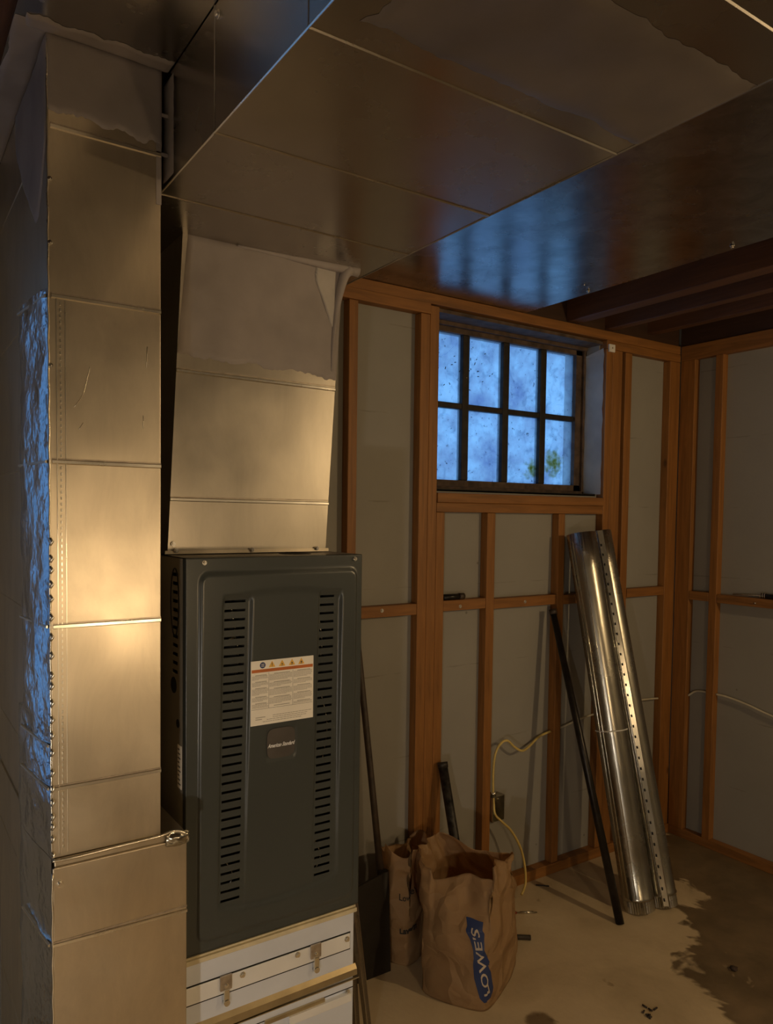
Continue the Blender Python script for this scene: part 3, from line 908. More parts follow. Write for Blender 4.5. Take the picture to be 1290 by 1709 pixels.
# left side with louvre slots
ysl = [FY + 0.016, FY + 0.05, FY + 0.085, 2.12]
holes = []
for k in range(12):
    holes.append(1.455 - k * 0.0195)
zs = sorted({FZ0, FZ1, *[z for h in holes for z in (h, h - 0.008)]})
for j in range(len(zs) - 1):
    zm = (zs[j] + zs[j + 1]) / 2
    hole = any(h - 0.008 < zm < h for h in holes)
    for i in range(3):
        if hole and i == 1:
            continue
        box(bm, FX0, FX0 + 0.002, ysl[i], ysl[i + 1], zs[j], zs[j + 1])
bmesh.ops.remove_doubles(bm, verts=bm.verts, dist=1e-6)
box(bm, FX1 - 0.002, FX1, FY + 0.016, 2.12, FZ0, FZ1)
box(bm, FX0, FX1, FY + 0.006, 2.12, FZ1 - 0.002, FZ1)
box(bm, FX0, FX1, FY + 0.016, 2.12, FZ0, FZ0 + 0.002)
box(bm, FX0, FX1, 2.118, 2.12, FZ0, FZ1)
obj('cabinet', bm, M['furnace_side'], furn)
bm = B()
tube(bm, [(FX0 - 0.001, FY + 0.075, 1.205), (FX0 + 0.001, FY + 0.075, 1.205)], 0.018, 20)
obj('knockout_shade_disc', bm, M['black'], furn)  # black disc stands in for the shade inside the hole
bm = B()
tube(bm, [(FX0 - 0.001, FY + 0.048, 1.125), (FX0 + 0.001, FY + 0.048, 1.125)], 0.0095, 16)
obj('knockout_shade_disc', bm, M['black'], furn)  # smaller black disc, likewise a hole's shade
bm = B()
ring = [(FX0 - 0.001, FY + 0.067 + 0.026 * math.cos(a), 1.39 + 0.075 * math.sin(a)) for a in [2 * PI * k / 36 for k in range(37)]]
tube(bm, ring, 0.0012, 6); obj('pressed_ring', bm, M['black'], furn)
bm = B(); box(bm, FX0 - 0.0012, FX0, FY + 0.024, FY + 0.048, 0.985, 1.08); st = obj('side_sticker', bm, M['label'], furn)
bm = B()
for k in range(9):
    box(bm, FX0 - 0.0016, FX0 - 0.0012, FY + 0.027 + 0.004 * (k % 3), FY + 0.045, 0.993 + k * 0.0095, 0.996 + k * 0.0095)
obj('sticker_print', bm, M['ink'], st)
bm = B()   # round vent grille on top beside the plenum; black bars for shaded slots
for k in range(9):
    w = 0.035 * math.sqrt(max(0, 1 - ((k - 4) / 4.6) ** 2)) + 0.004
    box(bm, 0.855 - w, 0.855 + w, FY + 0.05 + k * 0.008, FY + 0.053 + k * 0.008, FZ1, FZ1 + 0.0008)
obj('top_vent_shade', bm, M['black'], furn)

# door: pressed steel panel with louvres cut through
def sstep(e0, e1, x):
    t = max(0.0, min(1.0, (x - e0) / (e1 - e0)))
    return t * t * (3 - 2 * t)
def rrect(x, z, x0, x1, z0, z1, r, w):
    cx = (x0 + x1) / 2; cz = (z0 + z1) / 2
    qx = abs(x - cx) - (x1 - x0) / 2 + r; qz = abs(z - cz) - (z1 - z0) / 2 + r
    d = math.hypot(max(qx, 0), max(qz, 0)) + min(max(qx, qz), 0) - r
    return 1 - sstep(-w, w, d)
def relief(x, z):
    arch = 0.018 * (1 - ((x - 0.772) / 0.16) ** 2)
    h = 0.0055 * rrect(x, z, FX0 + 0.030, FX1 - 0.018, 0.648, 1.455, 0.02, 0.004)
    zz = z - arch * (1 if z > 1.06 else 1.3 * 1)
    h -= 0.0030 * rrect(x, z - arch * (1 if z > 1.06 else -1), 0.628, 0.932, 0.715, 1.395, 0.018, 0.006)
    # recessed louvre strips, fading at the foot
    h -= 0.0075 * rrect(x, z, 0.640 - 0.012, 0.694, 0.690, 1.401, 0.006, 0.0024) * sstep(0.60, 1.2, z) 
    h -= 0.0075 * rrect(x, z, 0.868, 0.932, 0.690, 1.401, 0.006, 0.0024) * sstep(0.60, 1.2, z)
    h -= 0.0018 * rrect(x, z, 0.737, 0.816, 1.022, 1.100, 0.012, 0.002)
    return h
rows = [1.392 - k * (1.392 - 0.726) / 33 for k in range(34)]
sh = 0.0028
xs = [FX0 + i * (FX1 - FX0) / 180 for i in range(181)]
L0, L1, R0, R1 = 0.634, 0.6815, 0.874, 0.9145
def snap(v):
    k = min(range(181), key=lambda i: abs(xs[i] - v)); xs[k] = v
    return k
kl0, kl1, kr0, kr1 = snap(L0), snap(L1), snap(R0), snap(R1)
zl = {FZ0, FZ1}
for r_ in rows:
    zl.update((r_ - sh, r_ + sh, r_ + sh + 0.005, r_ - sh - 0.005))
z = FZ0
while z < FZ1:
    if z < rows[-1] - 0.012 or z > rows[0] + 0.012:
        zl.add(z)
    z += 0.005
zl = sorted(zl)
bm = B()
vg = []
for x in xs:
    col = []
    for z in zl:
        wv = 0.028 * (z - 1.06) * math.sin(PI * (x - FX0) / (FX1 - FX0))
        col.append(bm.verts.new((x + wv, FY - relief(x, z), z)))
    vg.append(col)
for i in range(len(xs) - 1):
    for j in range(len(zl) - 1):
        zm = (zl[j] + zl[j + 1]) / 2
        inrow = any(abs(zm - r_) < sh for r_ in rows)
        if inrow and (kl0 <= i < kl1 or kr0 <= i < kr1):
            continue
        bm.faces.new((vg[i][j], vg[i + 1][j], vg[i + 1][j + 1], vg[i][j + 1])).smooth = True
# folded edges of the door
def strip(a, b_):
    for k in range(len(a) - 1):
        bm.faces.new((a[k], a[k + 1], b_[k + 1], b_[k]))
for line, off in (([vg[0][j] for j in range(len(zl))], 0), ([vg[-1][j] for j in range(len(zl))], 0), ([c[0] for c in vg], 0), ([c[-1] for c in vg], 0)):
    back = [bm.verts.new((v.co.x, FY + 0.018, v.co.z)) for v in line]
    strip(line, back)
door = obj('front_door', bm, M['furnace'], furn)
# dark panel for the cavity shade, bright pipes added for burner glints
bm = B(); box(bm, FX0 + 0.004, FX1 - 0.004, FY + 0.05, FY + 0.055, FZ0 + 0.01, FZ1 - 0.01); obj('cavity_shade_panel', bm, M['inner'], furn)
bm = B()
for (x, y, z0, z1) in ((0.668, 0.03, 1.15, 1.39), (0.885, 0.028, 1.18, 1.38), (0.905, 0.03, 0.99, 1.16), (0.66, 0.035, 0.73, 0.80), (0.888, 0.03, 0.72, 0.80)):
    bm = B()
    pp = spline([(x, FY + y, z0), (x + 0.012, FY + y - 0.004, (z0 + z1) / 2), (x - 0.006, FY + y, z1)], 6)
    tube(bm, pp, 0.0032, 7)
    tube(bm, [(x - 0.02, FY + y, (z0 + z1) / 2 + 0.03), (x + 0.02, FY + y - 0.005, (z0 + z1) / 2 + 0.045)], 0.0035, 7)
    obj('added_glint_pipe', bm, M['bright'], furn)
for (x, z) in ((0.590, 1.4825), (0.974, 1.4825)):
    bm = B(); screw(bm, (x, FY - 0.0005, z - 0.003), (0, -1, 0), 0.0042, 0.005); obj('screw', bm, M['screw'], furn)

def text_mesh(name, body, size, mat, place, parent, shear=0.0, extr=0.0004, bold=0.0, align='LEFT', sx=1.0, sub=0):
    cu = bpy.data.curves.new(name, 'FONT')
    cu.body = body; cu.size = size; cu.shear = shear; cu.offset = bold; cu.align_x = align
    cu.resolution_u = 3
    to = bpy.data.objects.new(name + '_tmp', cu)
    COL.objects.link(to)
    dg = bpy.context.evaluated_depsgraph_get()
    dg.update()
    me = bpy.data.meshes.new_from_object(to.evaluated_get(dg))
    bpy.data.objects.remove(to)
    bm = B(); bm.from_mesh(me)
    if sub:
        bmesh.ops.triangulate(bm, faces=bm.faces)
        for _ in range(sub):
            bmesh.ops.subdivide_edges(bm, edges=[e for e in bm.edges if e.calc_length() > 0.006], cuts=1)
            bmesh.ops.triangulate(bm, faces=bm.faces)
    for v in bm.verts:
        v.co = Vector(place(v.co.x * sx, v.co.y))
    return obj(name, bm, mat, parent)

# script logo on the badge
bg_ = B()
LY = FY - 0.0055 + 0.0012 + 0.003
text_mesh('script_logo', 'American Standard', 0.0125, M['logo'], lambda a, b_: (0.7420 + a, LY - 0.0025, 1.053 + b_), furn, 0.42, bold=0.0003, sx=0.70)
bm = B(); 
N = 28
vv = []
for k in range(N):
    a = 2 * PI * k / N
    c_, s_ = math.cos(a), math.sin(a)
    ex = 0.036 * math.copysign(abs(c_) ** 0.45, c_); ez = 0.035 * math.copysign(abs(s_) ** 0.45, s_)
    vv.append(bm.verts.new((0.7765 + ex, LY - 0.0012, 1.061 + ez)))
bm.faces.new(vv)
r_ = bmesh.ops.extrude_face_region(bm, geom=list(bm.faces))
for e in r_['geom']:
    if isinstance(e, bmesh.types.BMVert):
        e.co.y += 0.001
obj('badge', bm, M['badge'], furn)

# warning label
lab_y = FY - 0.0055 + 0.003 - 0.0012
bm = B(); box(bm, 0.6985, 0.859, lab_y - 0.0008, lab_y + 0.0006, 1.109, 1.2555); label = obj('warning_label', bm, M['label'], furn)
LX0, LX1, LZ0, LZ1 = 0.6985, 0.859, 1.109, 1.2555
ly = lab_y - 0.0012
bm = B(); box(bm, LX0 + 0.002, LX1 - 0.002, ly, ly + 0.0005, LZ1 - 0.0265, LZ1 - 0.0195); obj('orange_band', bm, M['orange'], label)
for k, x in enumerate((0.0525, 0.078, 0.1035, 0.128)):
    bm = B()
    cx = LX0 + x; cz = LZ1 - 0.0105
    tp = ((cx - 0.0082, cz - 0.0062), (cx + 0.0082, cz - 0.0062), (cx, cz + 0.0080))
    ta = [bm.verts.new((q[0], ly, q[1])) for q in tp]; tb = [bm.verts.new((q[0], ly + 0.0006, q[1])) for q in tp]
    bm.faces.new(ta); bm.faces.new(tb[::-1])
    for q in range(3):
        bm.faces.new((ta[q], ta[(q + 1) % 3], tb[(q + 1) % 3], tb[q]))
    tri = obj('hazard_triangle', bm, M['yellow'], label)
    bm = B()
    if k == 0:
        box(bm, cx - 0.0008, cx + 0.0008, ly - 0.0004, ly, cz - 0.002, cz + 0.004); box(bm, cx - 0.0008, cx + 0.0008, ly - 0.0004, ly, cz - 0.0045, cz - 0.003)
    else:
        tube(bm, [(cx, ly - 0.0004, cz - 0.001), (cx, ly, cz - 0.001)], 0.0014 + 0.0003 * k, 7 + k); box(bm, cx - 0.003, cx + 0.003, ly - 0.0004, ly, cz - 0.0052, cz - 0.004)
    obj('hazard_symbol', bm, M['ink'], tri)
bm = B(); tube(bm, [(LX0 + 0.029, ly - 0.0002, LZ1 - 0.0105), (LX0 + 0.029, ly + 0.0004, LZ1 - 0.0105)], 0.0070, 24); rs = obj('round_seal', bm, M['navy'], label)
bm = B()
for k in range(3):
    box(bm, LX0 + 0.0255, LX0 + 0.0325, ly - 0.0006, ly - 0.0002, LZ1 - 0.0135 + k * 0.0026, LZ1 - 0.0127 + k * 0.0026)
obj('seal_print', bm, M['label'], rs)
bm = B()
rnd = random.Random(3)
colx = [(0.003, 0.043), (0.046, 0.104), (0.108, 0.157)]
for ci, (a, b_) in enumerate(colx):
    z = LZ1 - 0.030 - 0.001 * (2 - ci)
    blk = 0
    while z > LZ0 + 0.040:
        n = rnd.choice((5, 6, 7))
        ind = (b_ - a) * 0.2
        for q in range(n):
            if z < LZ0 + 0.040:
                break
            if q == 0:
                box(bm, LX0 + a + ind, LX0 + b_ - ind * 0.5, ly, ly + 0.0004, z - 0.0013, z)
            else:
                end = b_ if q < n - 1 else a + (b_ - a) * rnd.uniform(0.4, 0.8)
                x = a
                while x < end - 0.002:
                    w = rnd.uniform(0.003, 0.008)
                    box(bm, LX0 + x, LX0 + min(x + w, end), ly, ly + 0.0004, z - 0.0008, z)
                    x += w + 0.0007
            z -= 0.0024
        z -= 0.0028
for k, (x0, x1) in enumerate(((0.055, 0.150), (0.055, 0.145), (0.040, 0.135), (0.03, 0.128))):
    z = LZ0 + 0.020 - k * 0.0042
    x = x0
    while x < x1:
        w = rnd.uniform(0.004, 0.009); box(bm, LX0 + x, LX0 + x + w, ly, ly + 0.0004, z - 0.0010, z); x += w + 0.0012
box(bm, LX0 + 0.012, LX0 + 0.036, ly, ly + 0.0004, LZ0 + 0.0170, LZ0 + 0.0185)
box(bm, LX0 + 0.012, LX0 + 0.028, ly, ly + 0.0004, LZ0 + 0.0125, LZ0 + 0.014)
obj('small_print', bm, M['ink_soft'], label)
bm = B()
for x in (0.0445, 0.106):
    box(bm, LX0 + x, LX0 + x + 0.0004, ly, ly + 0.0004, LZ0 + 0.037, LZ1 - 0.028)
box(bm, LX0 + 0.002, LX1 - 0.002, ly, ly + 0.0004, LZ0 + 0.0365, LZ0 + 0.037)
obj('rule_lines', bm, M['ink'], label)

# ------------------------------------------------------------------ furnace stand / filter base
base = thing('filter_base', 'pale sheet steel filter box carrying the furnace, with spring clips', 'filter box', (0.762, 1.8, 0))
SX0, SX1, SY = 0.541, 0.984, 1.512
bm = B(); box(bm, SX0, SX1, SY, 2.14, 0, 0.605, 0.0015)
obj('box_body', bm, M['white_steel'], base)
bm = B(); box(bm, SX0, SX1 + 0.003, SY - 0.010, SY, 0.606, 0.6165, 0.0012); box(bm, SX0, SX1 + 0.003, SY - 0.003, 2.14, 0.6165, 0.6205)
obj('cream_flange', bm, M['cream'], base)
bm = B(); box(bm, SX0 - 0.02, SX1 - 0.012, SY - 0.003, SY, 0.514, 0.5525, 0.001); fd = obj('filter_door', bm, M['strip_steel'], base)
bm = B(); box(bm, SX0 - 0.02, SX1 - 0.010, SY - 0.0008, SY, 0.5525, 0.5555); box(bm, SX0 - 0.02, SX1 - 0.010, SY - 0.0008, SY, 0.5105, 0.514); box(bm, SX1 - 0.012, SX1 - 0.0105, SY - 0.0008, SY, 0.512, 0.554)
obj('door_gap', bm, M['black'], base)
for x in (0.642, 0.873):
    bm = B(); box(bm, x - 0.014, x + 0.014, SY - 0.008, SY - 0.003, 0.523, 0.5565, 0.001)
    c_ = obj('spring_clip', bm, M['clip'], base)
    bm = B()
    box(bm, x - 0.0065, x + 0.0065, SY - 0.012, SY - 0.002, 0.500, 0.527, 0.0015)
    tube(bm, [(x, SY - 0.014, 0.496), (x, SY - 0.002, 0.496)], 0.007, 12)
    obj('clip_tongue', bm, M['bright'], c_)
    bm = B(); screw(bm, (x, SY - 0.008, 0.534), (0, -1, 0), 0.004, 0.003); obj('screw', bm, M['screw'], c_)
for x, z in ((0.683, 0.543), (0.824, 0.545), (0.962, 0.541), (0.965, 0.405)):
    bm = B(); screw(bm, (x, SY - 0.003, z), (0, -1, 0), 0.0055, 0.005); obj('screw', bm, M['screw'], base)
bm = B()
hexa(bm, [(SX0, SY - 0.010, 0.440), (SX1 + 0.006, SY - 0.010, 0.446), (SX1 + 0.006, SY, 0.444), (SX0, SY, 0.438),
          (SX0, SY - 0.008, 0.457), (SX1 + 0.006, SY - 0.008, 0.460), (SX1 + 0.006, SY, 0.470), (SX0, SY, 0.467)])
obj('drive_cleat', bm, M['cleat'], base)
bm = B(); box(bm, SX0, SX1 + 0.010, SY - 0.012, SY - 0.001, 0.4375, 0.4395); obj('cleat_lip', bm, M['bright'], base)
bm = B(); box(bm, 0.80, SX1 - 0.012, SY - 0.012, SY, 0.385, 0.405, 0.001); obj('lower_bracket', bm, M['strip_steel'], base)
bm = B(); box(bm, 0.74, 0.90, SY - 0.006, SY, 0.404, 0.414, 0.001); obj('lower_cleat', bm, M['cleat'], base)
bm = B(); box(bm, SX0, SX1, SY - 0.0008, SY, 0.411, 0.413); obj('lower_gap', bm, M['black'], base)

# long sheet metal strips leaning beside the base
for k, (xb, yb, xt, yt, zt, lb) in enumerate((
        (1.050, 1.73, 0.994, 1.575, 0.50, 'shortest galvanised strip, innermost against the filter box'),
        (1.115, 1.76, 0.998, 1.60, 0.58, 'second galvanised strip leaning on the filter box'),
        (1.180, 1.79, 1.004, 1.575, 0.60, 'third galvanised strip leaning beside the filter box'),
        (1.235, 1.81, 1.000, 1.545, 0.607, 'outermost galvanised strip leaning beside the filter box'))):
    bm = B()
    a = Vector((xb, yb, 0.0)); b_ = Vector((xt, yt, zt))
    d = (b_ - a).normalized(); s = d.cross(Vector((0.5, -0.85, 0))).normalized() * 0.013
    nn = s.cross(d).normalized() * 0.003
    a2 = a + Vector((0, 0, 0.003))
    hexa(bm, [a2 - s - nn, a2 + s - nn, a2 + s + nn, a2 - s + nn, b_ - s - nn, b_ + s - nn, b_ + s + nn, b_ - s + nn])
    hexa(bm, [a2 - s + nn, a2 - s * .75 + nn, a2 - s * .75 + nn * 3, a2 - s + nn * 3, b_ - s + nn, b_ - s * .75 + nn, b_ - s * .75 + nn * 3, b_ - s + nn * 3])
    hexa(bm, [a2 + s * .75 + nn, a2 + s + nn, a2 + s + nn * 3, a2 + s * .75 + nn * 3, b_ + s * .75 + nn, b_ + s + nn, b_ + s + nn * 3, b_ + s * .75 + nn * 3])
    o = tag(obj('metal_strip', bm, M['trunk']), lb, 'metal strip', 'galvanised strips leaning by the furnace base')
    origin_to(o, a)

# ------------------------------------------------------------------ flat shovel behind the furnace
sv = thing('flat_shovel', 'dark flat-bladed shovel leaning on the wall behind the furnace', 'shovel', (1.44, 2.08, 0))
bm = B(); tube(bm, [(1.482, 2.085, 0.22), (1.483, 2.165, 0.60), (1.478, 2.262, 1.10), (1.476, 2.270, 1.22)], [0.013, 0.012, 0.012, 0.012], 12); obj('handle', bm, M['handle'], sv)
bm = B()
hexa(bm, [(1.335, 2.045, 0.0), (1.487, 2.045, 0.0), (1.487, 2.052, 0.0), (1.335, 2.052, 0.0), (1.335, 2.075, 0.31), (1.497, 2.078, 0.34), (1.497, 2.086, 0.34), (1.335, 2.083, 0.31)])
tube(bm, [(1.48, 2.078, 0.16), (1.482, 2.088, 0.34)], [0.012, 0.018], 12)
obj('blade', bm, M['blade'], sv)

# ------------------------------------------------------------------ round pipes
def round_pipe(name, label, A, T, r, seam_ang, group):
    A = Vector(A); T = Vector(T)
    d = (T - A).normalized(); L = (T - A).length
    e1 = (Vector((0.535, 0.843, -0.04)).cross(d)).normalized()
    if e1.x < 0: e1 = -e1
    e2 = e1.cross(d).normalized()
    if e2.y > 0: e2 = -e2      # faces the camera
    # e1 = screen right, e2 = toward camera
    root = thing(name, label, 'duct pipe', A, group)
    def pt(s, ang, rr):
        return A + d * s + (e1 * math.sin(ang) + e2 * math.cos(ang)) * rr
    bm = B()
    seg = 72
    prof = [(0.000, 0.93, 1), (0.045, 0.95, 1), (0.0451, 1.0, 0), (0.052, 1.06, 0), (0.058, 1.0, 0)]
    n = 10
    prof += [(0.058 + (L - 0.058) * k / n, 1.0, 0) for k in range(1, n + 1)]
    rings = []
    for (s, k, cr) in prof:
        ring = []
        for q in range(seg + 1):
            a = seam_ang + 2 * PI * q / seg * 0.995
            rr = r * k
            if cr:
                rr *= 1 + 0.03 * (1 if q % 2 else -1)
            if q > seg * 0.94 and not cr:
                rr *= 1.03
            ring.append(bm.verts.new(pt(s, a, rr)))
        rings.append(ring)
    for i in range(len(rings) - 1):
        for q in range(seg):
            bm.faces.new((rings[i][q], rings[i][q + 1], rings[i + 1][q + 1], rings[i + 1][q])).smooth = (i > 1)
    bmesh.ops.solidify(bm, geom=list(bm.faces), thickness=0.0008)
    obj('pipe_wall', bm, M['pipe'], root)
    return root, pt, L

pa, ptA, LA = round_pipe('duct_pipe', 'left round galvanised duct pipe with a white strap around it', (2.580, 1.845, 0.004), (2.575, 2.182, 1.515), 0.062, math.radians(160), 'round duct pipes leaning on the back wall')
pb, ptB, LB = round_pipe('duct_pipe', 'right round galvanised duct pipe with the slotted lock seam', (2.702, 1.818, 0.004), (2.700, 2.193, 1.522), 0.054, math.radians(-32), 'round duct pipes leaning on the back wall')
bm = B()
for off in (-0.42, -0.9, -1.15):   # rolled edges of the nested sheet
    tube(bm, [ptA(s, off, 0.0635) for s in (0.06, 0.5, 1.0, LA)], 0.0018, 6)
obj('rolled_edge', bm, M['bright'], pa)
bm = B()
strip_pts = [ptA(0.715, a, 0.0642) for a in [math.radians(x) for x in range(-105, 61, 6)]]
for i in range(len(strip_pts) - 1):
    tube(bm, [strip_pts[i], strip_pts[i + 1]], 0.0028, 6)
obj('strap', bm, M['tie'], pa)
# snap lock seam on pipe B : flange ridge and black beads for the shade in its slots
bm = B()
g = []
for i in range(61):
    s = 0.01 + (LB - 0.012) * i / 60
    g.append([bm.verts.new(ptB(s, math.radians(a), rr)) for a, rr in ((-24, 0.0545), (-22, 0.0580), (-2, 0.0580), (2, 0.0550))])
for i in range(60):
    for k in range(3):
        bm.faces.new((g[i][k], g[i + 1][k], g[i + 1][k + 1], g[i][k + 1]))
obj('lock_seam', bm, M['bright'], pb)
s = 0.03
while s < LB - 0.03:
    p = ptB(s, math.radians(-16), 0.0585)
    q = ptB(s + 0.010, math.radians(-16), 0.0585)
    bm = B(); tube(bm, [p, q], 0.0036, 6); obj('tab_slot_shade', bm, M['black'], pb)
    s += 0.043
bm = B()
tube(bm, [ptB(s, math.radians(-26), 0.0590) for s in (0.01, 0.5, 1.0, LB)], 0.0016, 6)
tube(bm, [ptB(s, math.radians(-34), 0.0575) for s in (0.01, 0.5, 1.0, LB)], 0.0014, 6)
obj('rolled_edge', bm, M['bright'], pb)

# ------------------------------------------------------------------ leaning black rod
bm = B(); tube(bm, [(2.428, 1.822, 0.0), (2.450, 2.030, 0.59), (2.467, 2.232, 1.172)], [0.0165, 0.0155, 0.0135], 16)
rod = origin_to(tag(obj('iron_rod', bm, M['rod']), 'long black iron rod leaning against the wall left of the pipes', 'rod'), (2.428, 1.822, 0))
bm = B(); tube(bm, [(2.4668, 2.229, 1.165), (2.4675, 2.2365, 1.186)], 0.0165, 16); obj('end_cap', bm, M['handle'], rod)

# ------------------------------------------------------------------ kraft bags
def bag(name, label, c, ang, hw, hd, H, rim, seed, bulge=0.02, amp=0.012, group=None, droop=None):
    """open kraft bag: closed bottom, four creased walls, ragged open rim. local x = wide side"""
    c = Vector(c)
    ca, sa = math.cos(ang), math.sin(ang)
    root = thing(name, label, 'paper bag', c, group)
    def loop(q):
        """q in 0..4 around the rectangle, softened corners"""
        q %= 4
        k = int(q); f = q - k
        pts = [(-1, -1), (1, -1), (1, 1), (-1, 1)]
        a = pts[k]; b_ = pts[(k + 1) % 4]
        return a[0] + (b_[0] - a[0]) * f, a[1] + (b_[1] - a[1]) * f
    def P(q, v, off=0.0):
        x, y = loop(q)
        # soften the corners
        m = max(abs(x), abs(y)); l = math.hypot(x, y) / 1.25
        k = 1 - 0.10 * (abs(x * y) ** 4)
        f = q % 1
        bul = bulge * math.sin(PI * f) * math.sin(PI * min(1, v * 1.1 + 0.12))
        nx, ny = [(0, -1), (1, 0), (0, 1), (-1, 0)][int(q % 4)]
        sway = droop(q, v) if droop else (0, 0, 0)
        X = x * hw * k + nx * bul; Y = y * hd * k + ny * bul
        z = v * (H + rim(q % 4))
        pn = Vector((X * 6 + seed, Y * 6, z * 6))
        wv = noise.noise(pn) + 0.6 * noise.noise(pn * 2.3) 
        rd = abs(noise.noise(pn * 1.7 + Vector((5, 5, 5))))   # sharp creases
        disp = amp * (wv * 0.9 - rd * 1.6) * (0.25 + 1.0 * v if v > 0.02 else 0.15)
        X += nx * (disp + off); Y += ny * (disp + off)
        X += sway[0]; Y += sway[1]; z += sway[2]
        z = max(z + (amp * 0.4 * noise.noise(pn * 3) if v > 0.05 else 0), 0.0008)
        return c + Vector((X * ca - Y * sa, X * sa + Y * ca, z))
    bm = B()
    NU, NV = 120, 48
    g = [[bm.verts.new(P(4 * i / NU, j / NV)) for j in range(NV + 1)] for i in range(NU)]
    for i in range(NU):
        for j in range(NV):
            bm.faces.new((g[i][j], g[(i + 1) % NU][j], g[(i + 1) % NU][j + 1], g[i][j + 1])).smooth = True
    cv = bm.verts.new(c + Vector((0, 0, 0.0008)))
    for i in range(NU):
        bm.faces.new((g[(i + 1) % NU][0], g[i][0], cv))
    bmesh.ops.solidify(bm, geom=list(bm.faces), thickness=0.0006)
    obj('paper_body', bm, M['kraft'], root, smooth=True)
    return root, P

def droop1(q, v):
    # mouth leans back and right, left part folds down
    l = v * v
    x, y = [(-1, -1), (1, -1), (1, 1), (-1, 1)][int(q % 4)]
    x2, y2 = [(-1, -1), (1, -1), (1, 1), (-1, 1)][(int(q % 4) + 1) % 4]
    f = q % 1
    lx = x + (x2 - x) * f; ly_ = y + (y2 - y) * f
    return (-0.19 * lx * 0.42 * l - 0.005 * l, 0.02 * l + 0.02 * l * ly_, 0)
bag1, P1 = bag('paper_bag', 'front brown paper bag with a blue printed band, open at the top', (1.72, 1.895, 0), math.radians(30), 0.19, 0.125, 0.42,
               lambda q: 0.015 * math.sin(q * 3.1 + 1) + 0.012 * math.sin(q * 7.3) + (-0.01 if 1.0 < q < 2.2 else 0) - (0.03 if q > 3.2 else 0), 2.2, 0.02, 0.020, droop=droop1)
bag2, P2 = bag('paper_bag', 'crumpled brown paper bag behind the front bag, with small black print', (1.635, 2.135, 0), math.radians(28), 0.125, 0.06, 0.375,
               lambda q: 0.02 * math.sin(q * 4.1 + 2) + (0.03 if q > 3.1 or q < 0.3 else 0), 9.4, 0.012, 0.022)

# blue band printed on the narrow face of the front bag (q 3..4 runs back->front on the left side)
def bandP(a, b_, off):
    """a across (0..1), b_ up along the band (0..1)"""
    q = 4.02 - 0.26 * b_ ** 1.0 - 0.0 + (a - 0.5) * -0.25
    v = 0.075 + 0.62 * b_
    return P1(q, v, off)
prof = [(0.0, 0.55), (0.06, 0.95), (0.30, 1.15), (0.46, 0.95), (0.55, 0.72), (0.66, 0.62), (0.78, 0.72), (0.88, 0.92), (0.92, 0.78), (1.0, 0.9)]
def wid(b_):
    for i in range(len(prof) - 1):
        if prof[i][0] <= b_ <= prof[i + 1][0]:
            t = (b_ - prof[i][0]) / (prof[i + 1][0] - prof[i][0])
            return prof[i][1] + (prof[i + 1][1] - prof[i][1]) * t
    return 0.9
bm = B()
g = []
for j in range(61):
    b_ = j / 60
    w = wid(b_)
    g.append([bm.verts.new(bandP(0.5 + (i / 12 - 0.5) * w, b_, 0.0014)) for i in range(13)])
for j in range(60):
    for i in range(12):
        bm.faces.new((g[j][i], g[j][i + 1], g[j + 1][i + 1], g[j + 1][i]))
obj('printed_band', bm, M['kraft_blue'], bag1)
text_mesh('printed_letters', "LOWE'S", 1.0, M['kraft_pale'], lambda a, b_: bandP(0.5 - (0.36 - b_) * 0.55, 0.07 + a * 0.245, 0.0022), bag1, bold=0.01, sub=3)
# print on the rear bag
text_mesh('printed_letters', "Lowe's", 0.034, M['kraft_ink'], lambda a, b_: P2(3.62 + a * 6.5, 0.60 + b_ * 2.3, 0.0016), bag2, bold=0.0006)
text_mesh('printed_letters', "Lawn", 0.034, M['kraft_ink'], lambda a, b_: P2(3.70 + a * 6.5, 0.30 + b_ * 2.3, 0.0016), bag2, bold=0.0014)

# black pipe standing in the front bag
bm = B(); tube(bm, [(1.84, 2.03, 0.03), (1.849, 2.13, 0.32), (1.858, 2.226, 0.605)], 0.0185, 16)
pp = origin_to(tag(obj('black_pipe', bm, M['tape']), 'short worn black pipe standing in the front paper bag', 'pipe'), (1.838, 2.005, 0.03))
bm = B(); tube(bm, [(1.858, 2.224, 0.600), (1.8588, 2.2305, 0.620)], 0.0205, 16); obj('end_cap', bm, M['tape'], pp)

# ------------------------------------------------------------------ wiring
jb = thing('junction_box', 'open galvanised electrical box fixed to the stud right of the bags', 'electrical box', (2.17, 2.27, 0.31))
bm = B()
x0, x1, z0, z1 = 2.1375, 2.205, 0.315, 0.42
y0, y1 = 2.238, YB - 0.001
box(bm, x0, x1, y1 - 0.002, y1, z0, z1)
box(bm, x0, x0 + 0.002, y0, y1, z0, z1)
box(bm, x1 - 0.002, x1, y0, y1, z0, z1)
box(bm, x0, x1, y0, y1, z0, z0 + 0.002)
box(bm, x0, x1, y0, y1, z1 - 0.002, z1)
obj('box_shell', bm, M['box'], jb)
bm = B(); tube(bm, [(2.158, 2.256, 0.42), (2.158, 2.256, 0.436)], 0.012, 14); box(bm, 2.142, 2.174, 2.25, 2.262, 0.428, 0.437, 0.002); obj('cable_clamp', bm, M['bright'], jb)
for x, z in ((2.171, 0.41), (2.171, 0.324)):
    bm = B()
    box(bm, x - 0.006, x + 0.006, y0, y0 + 0.003, z - 0.004, z + 0.004)
    screw(bm, (x, y0, z), (0, -1, 0), 0.0025, 0.002)
    obj('mounting_ear', bm, M['bright'], jb)
bm = B()
tube(bm, [(2.19, y1 - 0.002, 0.39), (2.19, y1 - 0.006, 0.39)], 0.004, 8)
tube(bm, [(2.19, y1 - 0.002, 0.345), (2.19, y1 - 0.006, 0.345)], 0.004, 8)
